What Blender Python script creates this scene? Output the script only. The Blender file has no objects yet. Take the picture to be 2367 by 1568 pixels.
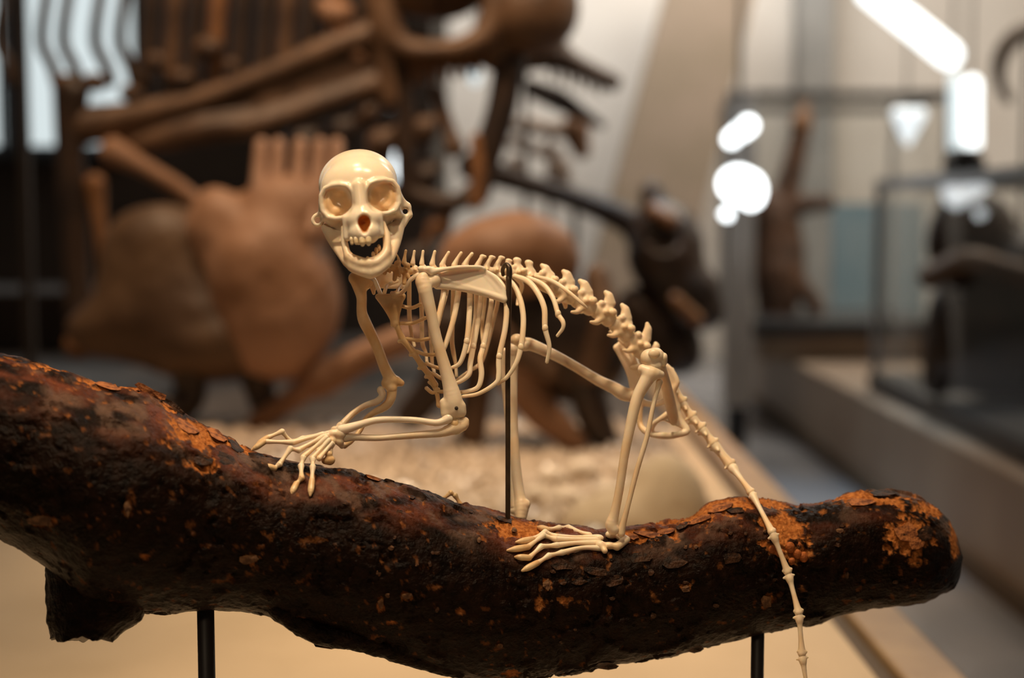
import bpy, math, random
import numpy as np
from mathutils import Vector

# ------------------------------------------------------------------ camera, world, lights, exposure
C = bpy.context.scene.collection
SC = bpy.context.scene
SC.view_settings.view_transform = 'Standard'
SC.view_settings.look = 'None'
SC.view_settings.gamma = 1.0
SC.view_settings.use_curve_mapping = False
SC.view_settings.exposure = 0.0
FPX = 50.0 / 36.0 * 2367.0
D0 = 0.82
CAM = np.array((0.0, 0.0, 0.885))
PITCH = math.radians(4.94)
RIGHT = np.array((1.0, 0, 0))
UP = np.array((0, math.sin(PITCH), math.cos(PITCH)))
FWD = np.array((0, math.cos(PITCH), -math.sin(PITCH)))
cd = bpy.data.cameras.new('camera')
cd.lens = 50.0; cd.sensor_width = 36.0; cd.clip_start = 0.02
cd.dof.use_dof = True; cd.dof.focus_distance = D0; cd.dof.aperture_fstop = 3.7
cam = bpy.data.objects.new('camera', cd); C.objects.link(cam)
cam.location = CAM; cam.rotation_euler = (math.pi / 2 - PITCH, 0, 0)
SC.camera = cam
try:
    SC.cycles.use_denoising = True
    SC.cycles.max_bounces = 6; SC.cycles.transparent_max_bounces = 64
    SC.cycles.sample_clamp_indirect = 4.0; SC.cycles.sample_clamp_direct = 12.0
except Exception:
    pass
wd = bpy.data.worlds.new('world'); SC.world = wd; wd.use_nodes = True
wd.node_tree.nodes['Background'].inputs[0].default_value = (0.95, 0.80, 0.62, 1)
wd.node_tree.nodes['Background'].inputs[1].default_value = 0.075

def lamp(name, kind, loc, target, energy, color, size=0.1, spot=40, blend=0.5):
    l = bpy.data.lights.new(name, kind); l.energy = energy; l.color = color
    if kind == 'SPOT':
        l.spot_size = math.radians(spot); l.spot_blend = blend; l.shadow_soft_size = size
    elif kind == 'AREA':
        l.size = size
    o = bpy.data.objects.new(name, l); C.objects.link(o); o.location = loc
    o.rotation_euler = (Vector(target) - Vector(loc)).to_track_quat('-Z', 'Y').to_euler()
    return o
WARM = (1.0, 0.755, 0.485)
lamp('key_spot', 'SPOT', (-0.28, 0.40, 2.3), (0.0, 0.82, 0.85), 62, WARM, 0.055, 38, 0.6)
lamp('key_spot', 'SPOT', (0.14, 0.30, 2.3), (0.02, 0.82, 0.85), 47, WARM, 0.055, 38, 0.6)
lamp('front_fill', 'SPOT', (-0.45, -0.7, 1.75), (-0.05, 0.8, 0.93), 17, WARM, 0.06, 26, 0.7)  # weak frontal fill, added to get light into the eye sockets
lamp('deck_spot', 'SPOT', (-0.1, 1.9, 3.2), (0.0, 1.95, 0.45), 210, WARM, 0.08, 30, 0.9)
lamp('aisle_fill', 'SPOT', (0.75, 4.0, 4.2), (0.72, 4.1, 0.0), 480, (0.66, 0.84, 1.0), 0.2, 24, 0.9)  # unseen cool source added to brighten the aisle floor
lamp('deck_spot', 'SPOT', (-0.4, 0.9, 2.6), (-0.3, 1.35, 0.45), 60, WARM, 0.08, 46, 0.8)
lamp('fossil_spot', 'SPOT', (-1.0, 2.5, 3.6), (-0.55, 3.1, 0.8), 240, (1.0, 0.68, 0.42), 0.08, 50, 0.7)
lamp('fossil_spot', 'SPOT', (0.5, 2.4, 3.6), (0.1, 3.1, 0.8), 160, (1.0, 0.70, 0.45), 0.08, 44, 0.7)
lamp('gallery_fill', 'AREA', (2.0, 5.5, 3.9), (2.0, 5.7, 0.0), 90, (1.0, 0.88, 0.74), 1.5)
lamp('gallery_fill', 'AREA', (1.2, 7.0, 3.6), (1.4, 9.0, 1.6), 45, (0.97, 0.95, 0.92), 1.0)
lamp('gallery_fill', 'AREA', (0.35, 7.4, 3.6), (0.5, 9.0, 2.0), 50, (0.97, 0.96, 0.95), 0.8)  # added fill that lifts the wall left of the beam
lamp('fossil_spot', 'SPOT', (0.5, 4.0, 3.6), (0.15, 4.7, 1.0), 70, (1.0, 0.85, 0.7), 0.08, 30, 0.8)  # extra spot added to brighten the pale bones
lamp('gallery_fill', 'AREA', (4.0, 5.0, 3.8), (5.4, 5.5, 1.0), 60, (1.0, 0.88, 0.74), 1.0)  # added fill, lights the right wall

# ------------------------------------------------------------------ helpers
def P(px, py, d):
    px = np.asarray(px, float); py = np.asarray(py, float); d = np.asarray(d, float)
    x = (px - 1183.5) / FPX * d; y = -(py - 784.0) / FPX * d
    return CAM + x[..., None] * RIGHT + y[..., None] * UP + d[..., None] * FWD

def px2w(pts, D):
    """points (px, py, depth offset in px at distance D) to world"""
    pts = np.asarray(pts, float)
    return P(pts[:, 0], pts[:, 1], D * (1.0 + pts[:, 2] / FPX))

def pw(x, y, z=0.0, D=D0):
    return Vector(px2w([(x, y, z)], D)[0])

def link(o, parent=None):
    C.objects.link(o)
    if parent is not None:
        o.parent = parent
        if parent.type == 'EMPTY' or True:
            o.matrix_parent_inverse = MW[parent.name].inverted()
    return o
from mathutils import Matrix
MW = {}

def mesh_obj(name, verts, faces, mat, parent=None, smooth=True, attrs=None):
    verts = np.asarray(verts, float)
    org = verts.mean(axis=0)
    me = bpy.data.meshes.new(name)
    if isinstance(faces, np.ndarray) and faces.ndim == 2:
        nf, k = faces.shape
        me.vertices.add(len(verts)); me.vertices.foreach_set('co', (verts - org).astype(np.float32).ravel())
        me.loops.add(nf * k); me.loops.foreach_set('vertex_index', faces.astype(np.int32).ravel())
        me.polygons.add(nf); me.polygons.foreach_set('loop_start', np.arange(0, nf * k, k, dtype=np.int32))
        me.update(calc_edges=True)
    else:
        me.from_pydata([tuple(v) for v in (verts - org)], [], [tuple(f) for f in faces]); me.update()
    if smooth:
        me.polygons.foreach_set('use_smooth', np.ones(len(me.polygons), bool))
    if attrs:
        for an, av in attrs.items():
            a = me.attributes.new(an, 'FLOAT', 'POINT'); a.data.foreach_set('value', np.asarray(av, np.float32))
    if mat: me.materials.append(mat)
    o = bpy.data.objects.new(name, me)
    o.location = org
    MW[o.name] = Matrix.Translation(Vector(org))
    link(o, parent)
    return o

def empty(name, loc, label=None, cat=None, group=None):
    o = bpy.data.objects.new(name, None); o.location = loc; o.empty_display_size = 0.02
    MW[o.name] = Matrix.Translation(Vector(loc)); C.objects.link(o)
    return tag(o, label, cat, group)

def tag(o, label=None, cat=None, group=None, kind=None):
    if label: o['label'] = label
    if cat: o['category'] = cat
    if group: o['group'] = group
    if kind: o['kind'] = kind
    return o

# --- signed distance primitives in pixel space -> surface nets
def cone(a, b, ra, rb): return ('c', np.array(a, np.float32), np.array(b, np.float32), ra, rb)
def poly(pts, m=3):
    q = catmull(pts, m if len(pts) > 2 else 1)
    return [('p', q[:, :3].astype(np.float32), np.maximum(q[:, 3], 0.5).astype(np.float32))]
def ell(c, r, sub=False): return ('-e' if sub else 'e', np.array(c, np.float32), np.array(r, np.float32))
def tri(a, b, c, th): return ('t', np.array(a, np.float32), np.array(b, np.float32), np.array(c, np.float32), th)
def subcone(a, b, ra, rb): return ('-c',) + cone(a, b, ra, rb)[1:]

def dot(a, b): return (a * b).sum(-1)
def prim_d(pr, Q):
    k = pr[0].lstrip('-')
    if k == 'c':
        a, b, ra, rb = pr[1:]
        ab = b - a; t = np.clip((Q - a) @ ab / max(float(ab @ ab), 1e-6), 0, 1)
        return np.linalg.norm(Q - a - t[:, None] * ab, axis=1) - (ra + (rb - ra) * t)
    if k == 'p':
        v = None
        for a, b, ra, rb in zip(pr[1][:-1], pr[1][1:], pr[2][:-1], pr[2][1:]):
            ab = b - a; t = np.clip((Q - a) @ ab / max(float(ab @ ab), 1e-6), 0, 1)
            q = Q - a - t[:, None] * ab
            d = np.sqrt(np.einsum('ij,ij->i', q, q)) - (ra + (rb - ra) * t)
            v = d if v is None else np.minimum(v, d)
        return v
    if k == 'E':
        c, r = pr[1:]
        q = np.abs((Q - c) / r); return (np.sqrt((q[:, 0] ** 3.2 + q[:, 1] ** 3.2) ** (2 / 3.2) + q[:, 2] ** 2) - 1) * float(min(r))
    if k == 'e':
        c, r = pr[1:]
        q = (Q - c) / r; k0 = np.linalg.norm(q, axis=1); k1 = np.linalg.norm(q / r, axis=1)
        return k0 * (k0 - 1.0) / np.maximum(k1, 1e-6)
    if k == 't':
        a, b, c, th = pr[1:]
        ba, cb, ac = b - a, c - b, a - c
        pa, pb, pc = Q - a, Q - b, Q - c
        nor = np.cross(ba, ac)
        s = np.sign(pa @ np.cross(ba, nor)) + np.sign(pb @ np.cross(cb, nor)) + np.sign(pc @ np.cross(ac, nor))
        def ed(p, e):
            t = np.clip(p @ e / float(e @ e), 0, 1); q = e * t[:, None] - p; return dot(q, q)
        de = np.minimum(np.minimum(ed(pa, ba), ed(pb, cb)), ed(pc, ac))
        df = (pa @ nor) ** 2 / float(nor @ nor)
        return np.sqrt(np.where(s < 2.0, de, df)) - th

def bounds(prims):
    lo = np.full(3, 1e9); hi = -lo
    for p in prims:
        if p[0][0] == '-': continue
        if p[0] == 'c':
            for q, r in ((p[1], p[3]), (p[2], p[4])): lo = np.minimum(lo, q - r); hi = np.maximum(hi, q + r)
        elif p[0] == 'p':
            for q, r in zip(p[1], p[2]): lo = np.minimum(lo, q - r); hi = np.maximum(hi, q + r)
        elif p[0] == 'e': lo = np.minimum(lo, p[1] - p[2]); hi = np.maximum(hi, p[1] + p[2])
        else:
            for q in p[1:4]: lo = np.minimum(lo, q - p[4]); hi = np.maximum(hi, q + p[4])
    return lo, hi

def field(prims, Q, k):
    v = None
    for p in prims:
        d = prim_d(p, Q)
        if p[0][0] == '-':
            h = np.clip(0.5 - 0.5 * (v + d) / k, 0, 1); v = v * (1 - h) - d * h + k * h * (1 - h)
        elif v is None: v = d
        else:
            h = np.clip(0.5 + 0.5 * (d - v) / k, 0, 1); v = d * (1 - h) + v * h - k * h * (1 - h)
    return v

def nets(prims, vox, k, warp=None):
    lo, hi = bounds(prims); lo = lo - 2.5 * vox - k * 0.3; hi = hi + 2.5 * vox + k * 0.3
    n = np.ceil((hi - lo) / vox).astype(int) + 1
    while n.prod() > 1300000:
        vox *= 1.2; n = np.ceil((hi - lo) / vox).astype(int) + 1
    ax = [lo[i] + vox * np.arange(n[i]) for i in range(3)]
    G = np.stack(np.meshgrid(*ax, indexing='ij'), -1).reshape(-1, 3).astype(np.float32)
    B = 4; nb = -(-n // B)
    if n.prod() > 40000:
        cb = [lo[i] + vox * (B * np.arange(nb[i]) + (B - 1) / 2) for i in range(3)]
        Gc = np.stack(np.meshgrid(*cb, indexing='ij'), -1).reshape(-1, 3).astype(np.float32)
        vc = field(prims, Gc, k).reshape(nb)
        big_ = np.repeat(np.repeat(np.repeat(vc, B, 0), B, 1), B, 2)[:n[0], :n[1], :n[2]].reshape(-1)
        v = big_.copy(); near = np.abs(big_) < vox * 5.5 + k + (6 * vox if warp is not None else 0)
        if any(p[0] == '-E' for p in prims): near[:] = True
        Gn = G[near]; vn = field(prims, Gn, k)
        if warp is not None: vn = vn + warp(Gn)
        v[near] = vn
    else:
        v = field(prims, G, k)
        if warp is not None: v = v + warp(G)
    v = v.reshape(n)
    s = v < 0
    cnt = np.zeros(n - 1, np.int8)
    acc = np.zeros(tuple(n - 1) + (3,), np.float32); num = np.zeros(n - 1, np.float32)
    sl = lambda o: tuple(slice(o[i], n[i] - 1 + o[i]) for i in range(3))
    cor = [(a, b, c) for a in (0, 1) for b in (0, 1) for c in (0, 1)]
    for o in cor: cnt += s[sl(o)]
    for a in cor:
        for d in range(3):
            if a[d] == 0:
                b = list(a); b[d] = 1
                va, vb = v[sl(a)], v[sl(b)]
                m = (va < 0) != (vb < 0)
                t = np.where(m, va / np.where(m, va - vb, 1), 0)
                for e in range(3):
                    acc[..., e] += np.where(m, a[e] + (t if e == d else 0), 0)
                num += m
    act = (cnt > 0) & (cnt < 8)
    idx = np.full(n - 1, -1, np.int64); ii = np.argwhere(act); idx[act] = np.arange(len(ii))
    V = lo + vox * (ii + acc[act] / num[act][:, None])
    F = []
    sx = s[:-1, 1:-1, 1:-1] != s[1:, 1:-1, 1:-1]
    for d in range(3):
        a = [slice(1, -1)] * 3; b = [slice(1, -1)] * 3; a[d] = slice(0, -1); b[d] = slice(1, None)
        m = s[tuple(a)] != s[tuple(b)]
        e = np.argwhere(m); 
        if not len(e): continue
        off = np.ones(3, int); off[d] = 0; e = e + off
        ins = s[tuple(e.T)]
        u, w = [(1, 2), (2, 0), (0, 1)][d]
        du = np.zeros(3, int); du[u] = 1; dw = np.zeros(3, int); dw[w] = 1
        q = np.stack([idx[tuple((e - du - dw).T)], idx[tuple((e - dw).T)], idx[tuple(e.T)], idx[tuple((e - du).T)]], 1)
        q[~ins] = q[~ins][:, ::-1]
        F.append(q)
    F = np.concatenate(F); F = F[(F >= 0).all(1)]
    return V, F

def bone(name, parent, prims, vox=2.0, k=5.0, mat=None, D=D0, warp=None, attr=None):
    flat = []
    for p in prims:
        if isinstance(p, list): flat += p
        else: flat.append(p)
    V, F = nets(flat, vox, k, warp)
    at = {'stain': attr(V)} if attr else None
    return mesh_obj(name, px2w(V, D), F, mat, parent, True, at)

def catmull(pts, m):
    p = np.asarray(pts, float); p = np.vstack([2 * p[0] - p[1], p, 2 * p[-1] - p[-2]])
    out = []
    for i in range(1, len(p) - 2):
        t = np.linspace(0, 1, m, endpoint=False)[:, None]
        a, b, c, d = p[i - 1], p[i], p[i + 1], p[i + 2]
        out.append(0.5 * (2 * b + (c - a) * t + (2 * a - 5 * b + 4 * c - d) * t ** 2 + (3 * b - a - 3 * c + d) * t ** 3))
    out.append(p[-2][None]); return np.vstack(out)

def tube_vf(pts, m=6, ns=10, flat=1.0):
    q = catmull(pts, m); c = q[:, :3]; r = np.maximum(q[:, 3], 0.3)
    t = np.gradient(c, axis=0); t /= np.linalg.norm(t, axis=1)[:, None] + 1e-9
    # rounded ends
    c = np.vstack([c[:1] - t[:1] * r[:1, None] * 0.75, c[:1] - t[:1] * r[:1, None] * 0.45, c, c[-1:] + t[-1:] * r[-1:, None] * 0.45, c[-1:] + t[-1:] * r[-1:, None] * 0.75])
    r = np.concatenate([[r[0] * 0.3], [r[0] * 0.75], r, [r[-1] * 0.75], [r[-1] * 0.3]])
    t = np.vstack([t[:1], t[:1], t, t[-1:], t[-1:]])
    n1 = np.cross(t, np.array((0, 0, 1.0))); l = np.linalg.norm(n1, axis=1)[:, None]
    n1 = np.where(l > 0.05, n1 / np.maximum(l, 1e-6), np.array((1.0, 0, 0)))
    n2 = np.cross(t, n1)
    an = np.linspace(0, 2 * math.pi, ns, endpoint=False)
    V = c[:, None, :] + r[:, None, None] * (np.cos(an)[None, :, None] * n1[:, None, :] + flat * np.sin(an)[None, :, None] * n2[:, None, :])
    n = len(c); V = V.reshape(-1, 3)
    F = [(i * ns + j, i * ns + (j + 1) % ns, (i + 1) * ns + (j + 1) % ns, (i + 1) * ns + j) for i in range(n - 1) for j in range(ns)]
    F += [tuple(range(ns))[::-1], tuple((n - 1) * ns + j for j in range(ns))]
    return V, F

def tube(name, parent, pts, mat, m=6, ns=10, flat=1.0, D=D0):
    V, F = tube_vf(pts, m, ns, flat)
    return mesh_obj(name, px2w(V, D), F, mat, parent)

def box_vf(x0, x1, y0, y1, z0, z1):
    V = [(x, y, z) for x in (x0, x1) for y in (y0, y1) for z in (z0, z1)]
    F = [(0, 1, 3, 2), (4, 6, 7, 5), (0, 4, 5, 1), (2, 3, 7, 6), (0, 2, 6, 4), (1, 5, 7, 3)]
    return V, F

def box(name, x0, x1, y0, y1, z0, z1, mat, parent=None, bevel=0.0):
    V, F = box_vf(x0, x1, y0, y1, z0, z1)
    o = mesh_obj(name, V, F, mat, parent, smooth=False)
    if bevel:
        b = o.modifiers.new('edge', 'BEVEL'); b.width = bevel; b.segments = 2
    return o

# numpy value noise
_rs = np.random.RandomState(5); _tab = _rs.rand(32, 32, 32).astype(np.float32)
def vnoise(p):
    p = np.asarray(p, float); i = np.floor(p).astype(int); f = p - i; f = f * f * (3 - 2 * f); i &= 31; j = (i + 1) & 31
    x, y, z = f[:, 0], f[:, 1], f[:, 2]
    def g(a, b, c): return _tab[a, b, c]
    def lerp(a, b, t): return a + (b - a) * t
    c00 = lerp(g(i[:, 0], i[:, 1], i[:, 2]), g(j[:, 0], i[:, 1], i[:, 2]), x)
    c10 = lerp(g(i[:, 0], j[:, 1], i[:, 2]), g(j[:, 0], j[:, 1], i[:, 2]), x)
    c01 = lerp(g(i[:, 0], i[:, 1], j[:, 2]), g(j[:, 0], i[:, 1], j[:, 2]), x)
    c11 = lerp(g(i[:, 0], j[:, 1], j[:, 2]), g(j[:, 0], j[:, 1], j[:, 2]), x)
    return lerp(lerp(c00, c10, y), lerp(c01, c11, y), z)
def fbm(p, o=4):
    p = np.asarray(p, float); v = 0; a = 0.5
    for _ in range(o): v = v + a * vnoise(p); p = p * 2.03 + 7.1; a *= 0.5
    return v
def sstep(a, b, x):
    t = np.clip((x - a) / (b - a), 0, 1); return t * t * (3 - 2 * t)

# ------------------------------------------------------------------ materials
def mat(name, c1, c2=None, scale=20.0, rough=0.5, spec=0.5, bump=0.0, sss=0.0, stain=None, metal=0.0, emit=None, lo=0.4, hi=0.6, bscale=None, coat=0.0):
    m = bpy.data.materials.new(name); m.use_nodes = True
    nt = m.node_tree; b = nt.nodes['Principled BSDF']
    b.inputs['Roughness'].default_value = rough; b.inputs['Specular IOR Level'].default_value = spec
    b.inputs['Metallic'].default_value = metal; b.inputs['Base Color'].default_value = (*c1, 1)
    b.inputs['Coat Weight'].default_value = coat; b.inputs['Coat Roughness'].default_value = 0.12
    tc = nt.nodes.new('ShaderNodeTexCoord')
    col = None
    if c2:
        n = nt.nodes.new('ShaderNodeTexNoise'); n.inputs['Scale'].default_value = scale; n.inputs['Detail'].default_value = 6
        nt.links.new(tc.outputs['Object'], n.inputs['Vector'])
        r = nt.nodes.new('ShaderNodeValToRGB'); r.color_ramp.elements[0].position = lo; r.color_ramp.elements[1].position = hi
        r.color_ramp.elements[0].color = (*c1, 1); r.color_ramp.elements[1].color = (*c2, 1)
        nt.links.new(n.outputs['Fac'], r.inputs['Fac']); col = r.outputs['Color']
    if stain:
        a = nt.nodes.new('ShaderNodeAttribute'); a.attribute_name = 'stain'
        mx = nt.nodes.new('ShaderNodeMix'); mx.data_type = 'RGBA'
        mx.inputs[6].default_value = (*c1, 1); mx.inputs[7].default_value = (*stain, 1)
        if col: nt.links.new(col, mx.inputs[6])
        nt.links.new(a.outputs['Fac'], mx.inputs[0]); col = mx.outputs[2]
    if stain:
        a = nt.nodes.new('ShaderNodeAttribute'); a.attribute_name = 'amber'
        mx = nt.nodes.new('ShaderNodeMix'); mx.data_type = 'RGBA'; mx.inputs[7].default_value = (0.80, 0.47, 0.20, 1)
        nt.links.new(col, mx.inputs[6]); nt.links.new(a.outputs['Fac'], mx.inputs[0]); col = mx.outputs[2]
    if col: nt.links.new(col, b.inputs['Base Color'])
    if sss:
        b.inputs['Subsurface Weight'].default_value = sss
        b.inputs['Subsurface Radius'].default_value = (1.0, 0.5, 0.2); b.inputs['Subsurface Scale'].default_value = 0.003
    if bump:
        n2 = nt.nodes.new('ShaderNodeTexNoise'); n2.inputs['Scale'].default_value = bscale or scale * 3; n2.inputs['Detail'].default_value = 5
        nt.links.new(tc.outputs['Object'], n2.inputs['Vector'])
        bp = nt.nodes.new('ShaderNodeBump'); bp.inputs['Strength'].default_value = bump; bp.inputs['Distance'].default_value = 0.002
        nt.links.new(n2.outputs['Fac'], bp.inputs['Height']); nt.links.new(bp.outputs['Normal'], b.inputs['Normal'])
    if emit:
        b.inputs['Emission Color'].default_value = (*emit[0], 1); b.inputs['Emission Strength'].default_value = emit[1]
    return m

M_bone = mat('bone', (0.87, 0.71, 0.52), (0.80, 0.55, 0.31), 45, 0.38, 0.5, 0.10, 0.25, (0.42, 0.15, 0.03), lo=0.42, hi=0.72)
M_skull = mat('skull_bone', (0.89, 0.755, 0.585), (0.85, 0.68, 0.48), 30, 0.24, 0.45, 0.03, 0.25, (0.66, 0.24, 0.05), lo=0.45, hi=0.75)
M_amber = mat('amber_bone', (0.78, 0.56, 0.32), (0.68, 0.42, 0.19), 60, 0.35, 0.5, 0.08, 0.2, (0.30, 0.10, 0.02))  # warmer bone; paints shade into sternum and far arm, also glue and cartilage
M_claw = mat('claw', (0.66, 0.40, 0.19), (0.76, 0.54, 0.30), 120, 0.35)
M_tooth = mat('tooth', (0.86, 0.76, 0.56), (0.74, 0.56, 0.32), 200, 0.2)
M_hole = mat('foramen', (0.03, 0.015, 0.008), rough=0.8)
M_rod = mat('bronze_rod', (0.09, 0.055, 0.03), (0.05, 0.03, 0.018), 80, 0.35, 0.5, metal=0.6)
M_post = mat('black_post', (0.012, 0.007, 0.005), rough=0.5)

# ------------------------------------------------------------------ room
M_floor = mat('polished_floor', (0.20, 0.21, 0.23), (0.25, 0.25, 0.26), 3, 0.22, 0.5)
M_wall = mat('plaster_wall', (0.60, 0.55, 0.485), (0.56, 0.505, 0.44), 2, 0.8)
M_beam = mat('taupe_beam', (0.25, 0.19, 0.13), (0.28, 0.21, 0.15), 4, 0.8)
M_dark = mat('dark_wall', (0.035, 0.022, 0.014), (0.05, 0.03, 0.02), 3, 0.8)
M_deck = mat('beige_deck', (0.66, 0.50, 0.33), (0.60, 0.45, 0.29), 6, 0.6, 0.4)
M_rim = mat('oak_rim', (0.42, 0.27, 0.13), (0.34, 0.21, 0.10), 14, 0.45)
M_strip = mat('dark_strip', (0.10, 0.065, 0.035), rough=0.7)
M_dsteel = mat('dark_steel', (0.17, 0.165, 0.16), rough=0.4)
M_col = mat('pale_column', (0.42, 0.39, 0.36), (0.46, 0.43, 0.40), 6, .5)
M_plinth = mat('taupe_plinth', (0.30, 0.22, 0.16), (0.34, 0.26, 0.19), 5, 0.5)
M_black = mat('black_metal', (0.02, 0.02, 0.022), rough=0.4)
M_steel = mat('grey_steel', (0.42, 0.42, 0.42), rough=0.4, metal=0.3)
M_pane = mat('window_light', (0.8, 0.88, 0.9), rough=0.4, emit=((0.80, 0.92, 0.95), 0.78))
M_lamp = mat('lamp_glow', (0.9, 0.95, 1.0), rough=0.4, emit=((0.92, 0.98, 1.0), 5.0))
M_glare = mat('soft_glare', (0.9, 0.95, 1.0), rough=0.4, emit=((0.88, 0.96, 1.0), 0.95))
M_tubel = mat('tube_glow', (0.9, 0.95, 1.0), rough=0.4, emit=((0.93, 1.0, 1.0), 2.2))

def glass():
    m = bpy.data.materials.new('case_glass'); m.use_nodes = True; nt = m.node_tree
    for n in list(nt.nodes): nt.nodes.remove(n)
    out = nt.nodes.new('ShaderNodeOutputMaterial'); mix = nt.nodes.new('ShaderNodeMixShader')
    fr = nt.nodes.new('ShaderNodeFresnel'); fr.inputs['IOR'].default_value = 1.3
    tr = nt.nodes.new('ShaderNodeBsdfTransparent'); tr.inputs['Color'].default_value = (0.985, 0.99, 0.988, 1)
    gl = nt.nodes.new('ShaderNodeBsdfGlossy'); gl.inputs['Roughness'].default_value = 0.02
    ge = nt.nodes.new('ShaderNodeNewGeometry'); inv = nt.nodes.new('ShaderNodeMath'); inv.operation = 'SUBTRACT'; inv.inputs[0].default_value = 1.0
    mu = nt.nodes.new('ShaderNodeMath'); mu.operation = 'MULTIPLY'
    nt.links.new(ge.outputs['Backfacing'], inv.inputs[1]); nt.links.new(fr.outputs[0], mu.inputs[0]); nt.links.new(inv.outputs[0], mu.inputs[1])
    nt.links.new(mu.outputs[0], mix.inputs[0]); nt.links.new(tr.outputs[0], mix.inputs[1]); nt.links.new(gl.outputs[0], mix.inputs[2])
    nt.links.new(mix.outputs[0], out.inputs[0]); return m
M_glass = glass()

tag(box('floor', -6, 8, -1, 12, -0.1, 0.0, M_floor), kind='structure')
tag(box('wall_back', -0.4, 8, 9.0, 9.2, 0, 4.5, M_wall), kind='structure')
tag(box('wall_right', 5.4, 5.6, 2.5, 9.0, 0, 4.5, M_wall), kind='structure')
tag(box('wall_left', -5.0, -0.35, 6.3, 6.5, 0, 4.5, M_dark), kind='structure')
tag(box('ceiling', -6, 8, 2.5, 12, 4.5, 4.6, M_wall), kind='structure')
# slanted beam on the back wall
def slab(name, quad, D, th, m, parent=None):
    a = [tuple(pw(x, y, 0, D)) for x, y in quad]
    t = Vector(FWD) * th
    V = a + [tuple(Vector(p) + t) for p in a]
    n = len(a)
    F = [tuple(range(n)), tuple(range(2 * n - 1, n - 1, -1))] + [(i, i + n, (i + 1) % n + n, (i + 1) % n) for i in range(n)]
    F = [f[::-1] for f in F]
    return mesh_obj(name, V, F, m, parent, smooth=False)
tag(slab('trim_1', [(1590, -200), (1790, -200), (1560, 760), (1330, 760)], 7.8, 0.3, M_beam), kind='structure')
tag(slab('trim_2', [(1848, -120), (1928, -120), (1928, 900), (1848, 900)], 8.6, 0.2, mat('grey_pilaster', (0.22, 0.215, 0.20), (0.26, 0.25, 0.23), 4, .7)), kind='structure')
# window behind the ribs
w = box('window_1', -3.4, -1.66, 6.24, 6.3, 1.13, 2.9, M_black); tag(w, kind='structure')
for xa in (-3.32, -2.73, -2.14): box('window_pane', xa, xa + 0.5, 6.21, 6.235, 1.19, 2.84, M_pane, w)

# ------------------------------------------------------------------ display deck
plat = box('platform', -3.5, 0.345, 0.25, 2.95, 0.0, 0.449, M_deck)
tag(plat, 'broad beige display platform under the branch and the fossil skeletons', 'platform')
box('edge_strip', 0.345, 0.37, 0.25, 2.949, 0.0, 0.44, M_strip, plat)  # darker strip set slightly lower between deck and rim
box('rim', 0.37, 0.43, 0.25, 2.949, 0.0, 0.45, M_rim, plat, 0.004)
o = box('rear_platform', -3.5, 0.345, 2.951, 5.2, 0.0, 0.449, mat('slate_deck', (0.030, 0.023, 0.018), (0.075, 0.062, 0.054), 3, .55))
tag(o, 'dark slate grey platform carrying the big fossil skeletons at the back', 'platform')

box('rim', 0.346, 0.43, 2.951, 5.2, 0.0, 0.45, M_rim, o, 0.004)
o = box('low_block', -2.3, -0.95, 4.55, 5.15, 0.45, 0.64, M_dark, None, 0.01)
tag(o, 'low dark block lying behind the olive brown flank of the barrel bodied fossil', 'block')
# ------------------------------------------------------------------ branch
TOP = np.array([(-200, 790), (0, 815), (60, 828), (140, 850), (230, 880), (330, 898), (380, 925), (430, 955), (480, 985), (540, 1012), (580, 1040), (640, 1056), (740, 1075), (800, 1085), (880, 1103), (950, 1122), (1030, 1150), (1100, 1170), (1170, 1188), (1230, 1202), (1300, 1214), (1380, 1220), (1450, 1214), (1530, 1206), (1590, 1190), (1640, 1157), (1700, 1147), (1770, 1148), (1820, 1157), (1870, 1169), (1900, 1162), (1960, 1137), (2010, 1127), (2060, 1130), (2120, 1145), (2165, 1168), (2195, 1200), (2212, 1235), (2226, 1285)], float)
BOT = np.array([(-200, 1130), (0, 1246), (60, 1284), (105, 1312), (200, 1400), (325, 1420), (400, 1419), (470, 1413), (540, 1416), (600, 1421), (640, 1436), (705, 1454), (780, 1476), (850, 1500), (950, 1535), (1020, 1560), (1100, 1580), (1200, 1577), (1260, 1567), (1370, 1552), (1494, 1529), (1581, 1513), (1659, 1494), (1737, 1474), (1821, 1453), (1885, 1446), (1933, 1428), (2000, 1413), (2075, 1406), (2135, 1397), (2176, 1377), (2206, 1362), (2218, 1340), (2226, 1290)], float)
def sm(x, T):
    x = np.asarray(x, float); w = np.clip((2200 - x) / 8.0, 0, 18)
    return sum(np.interp(x + k * w, T[:, 0], T[:, 1]) for k in (-1, -.66, -.33, 0, .33, .66, 1)) / 7.0
def yt(x): return sm(x, TOP)
def yb(x): return sm(x, BOT)
def ax(x): return -150 + 0.21 * np.asarray(x, float)
def lz(x, y, lift=0.0):
    """depth of the front surface of the branch at a pixel, minus a lift"""
    c = (yt(x) + yb(x)) / 2; R = (yb(x) - yt(x)) / 2 - 3
    return float(ax(x) - math.sqrt(max(R * R - min(abs(y - c), R * 0.985) ** 2, 0)) - lift)
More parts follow.
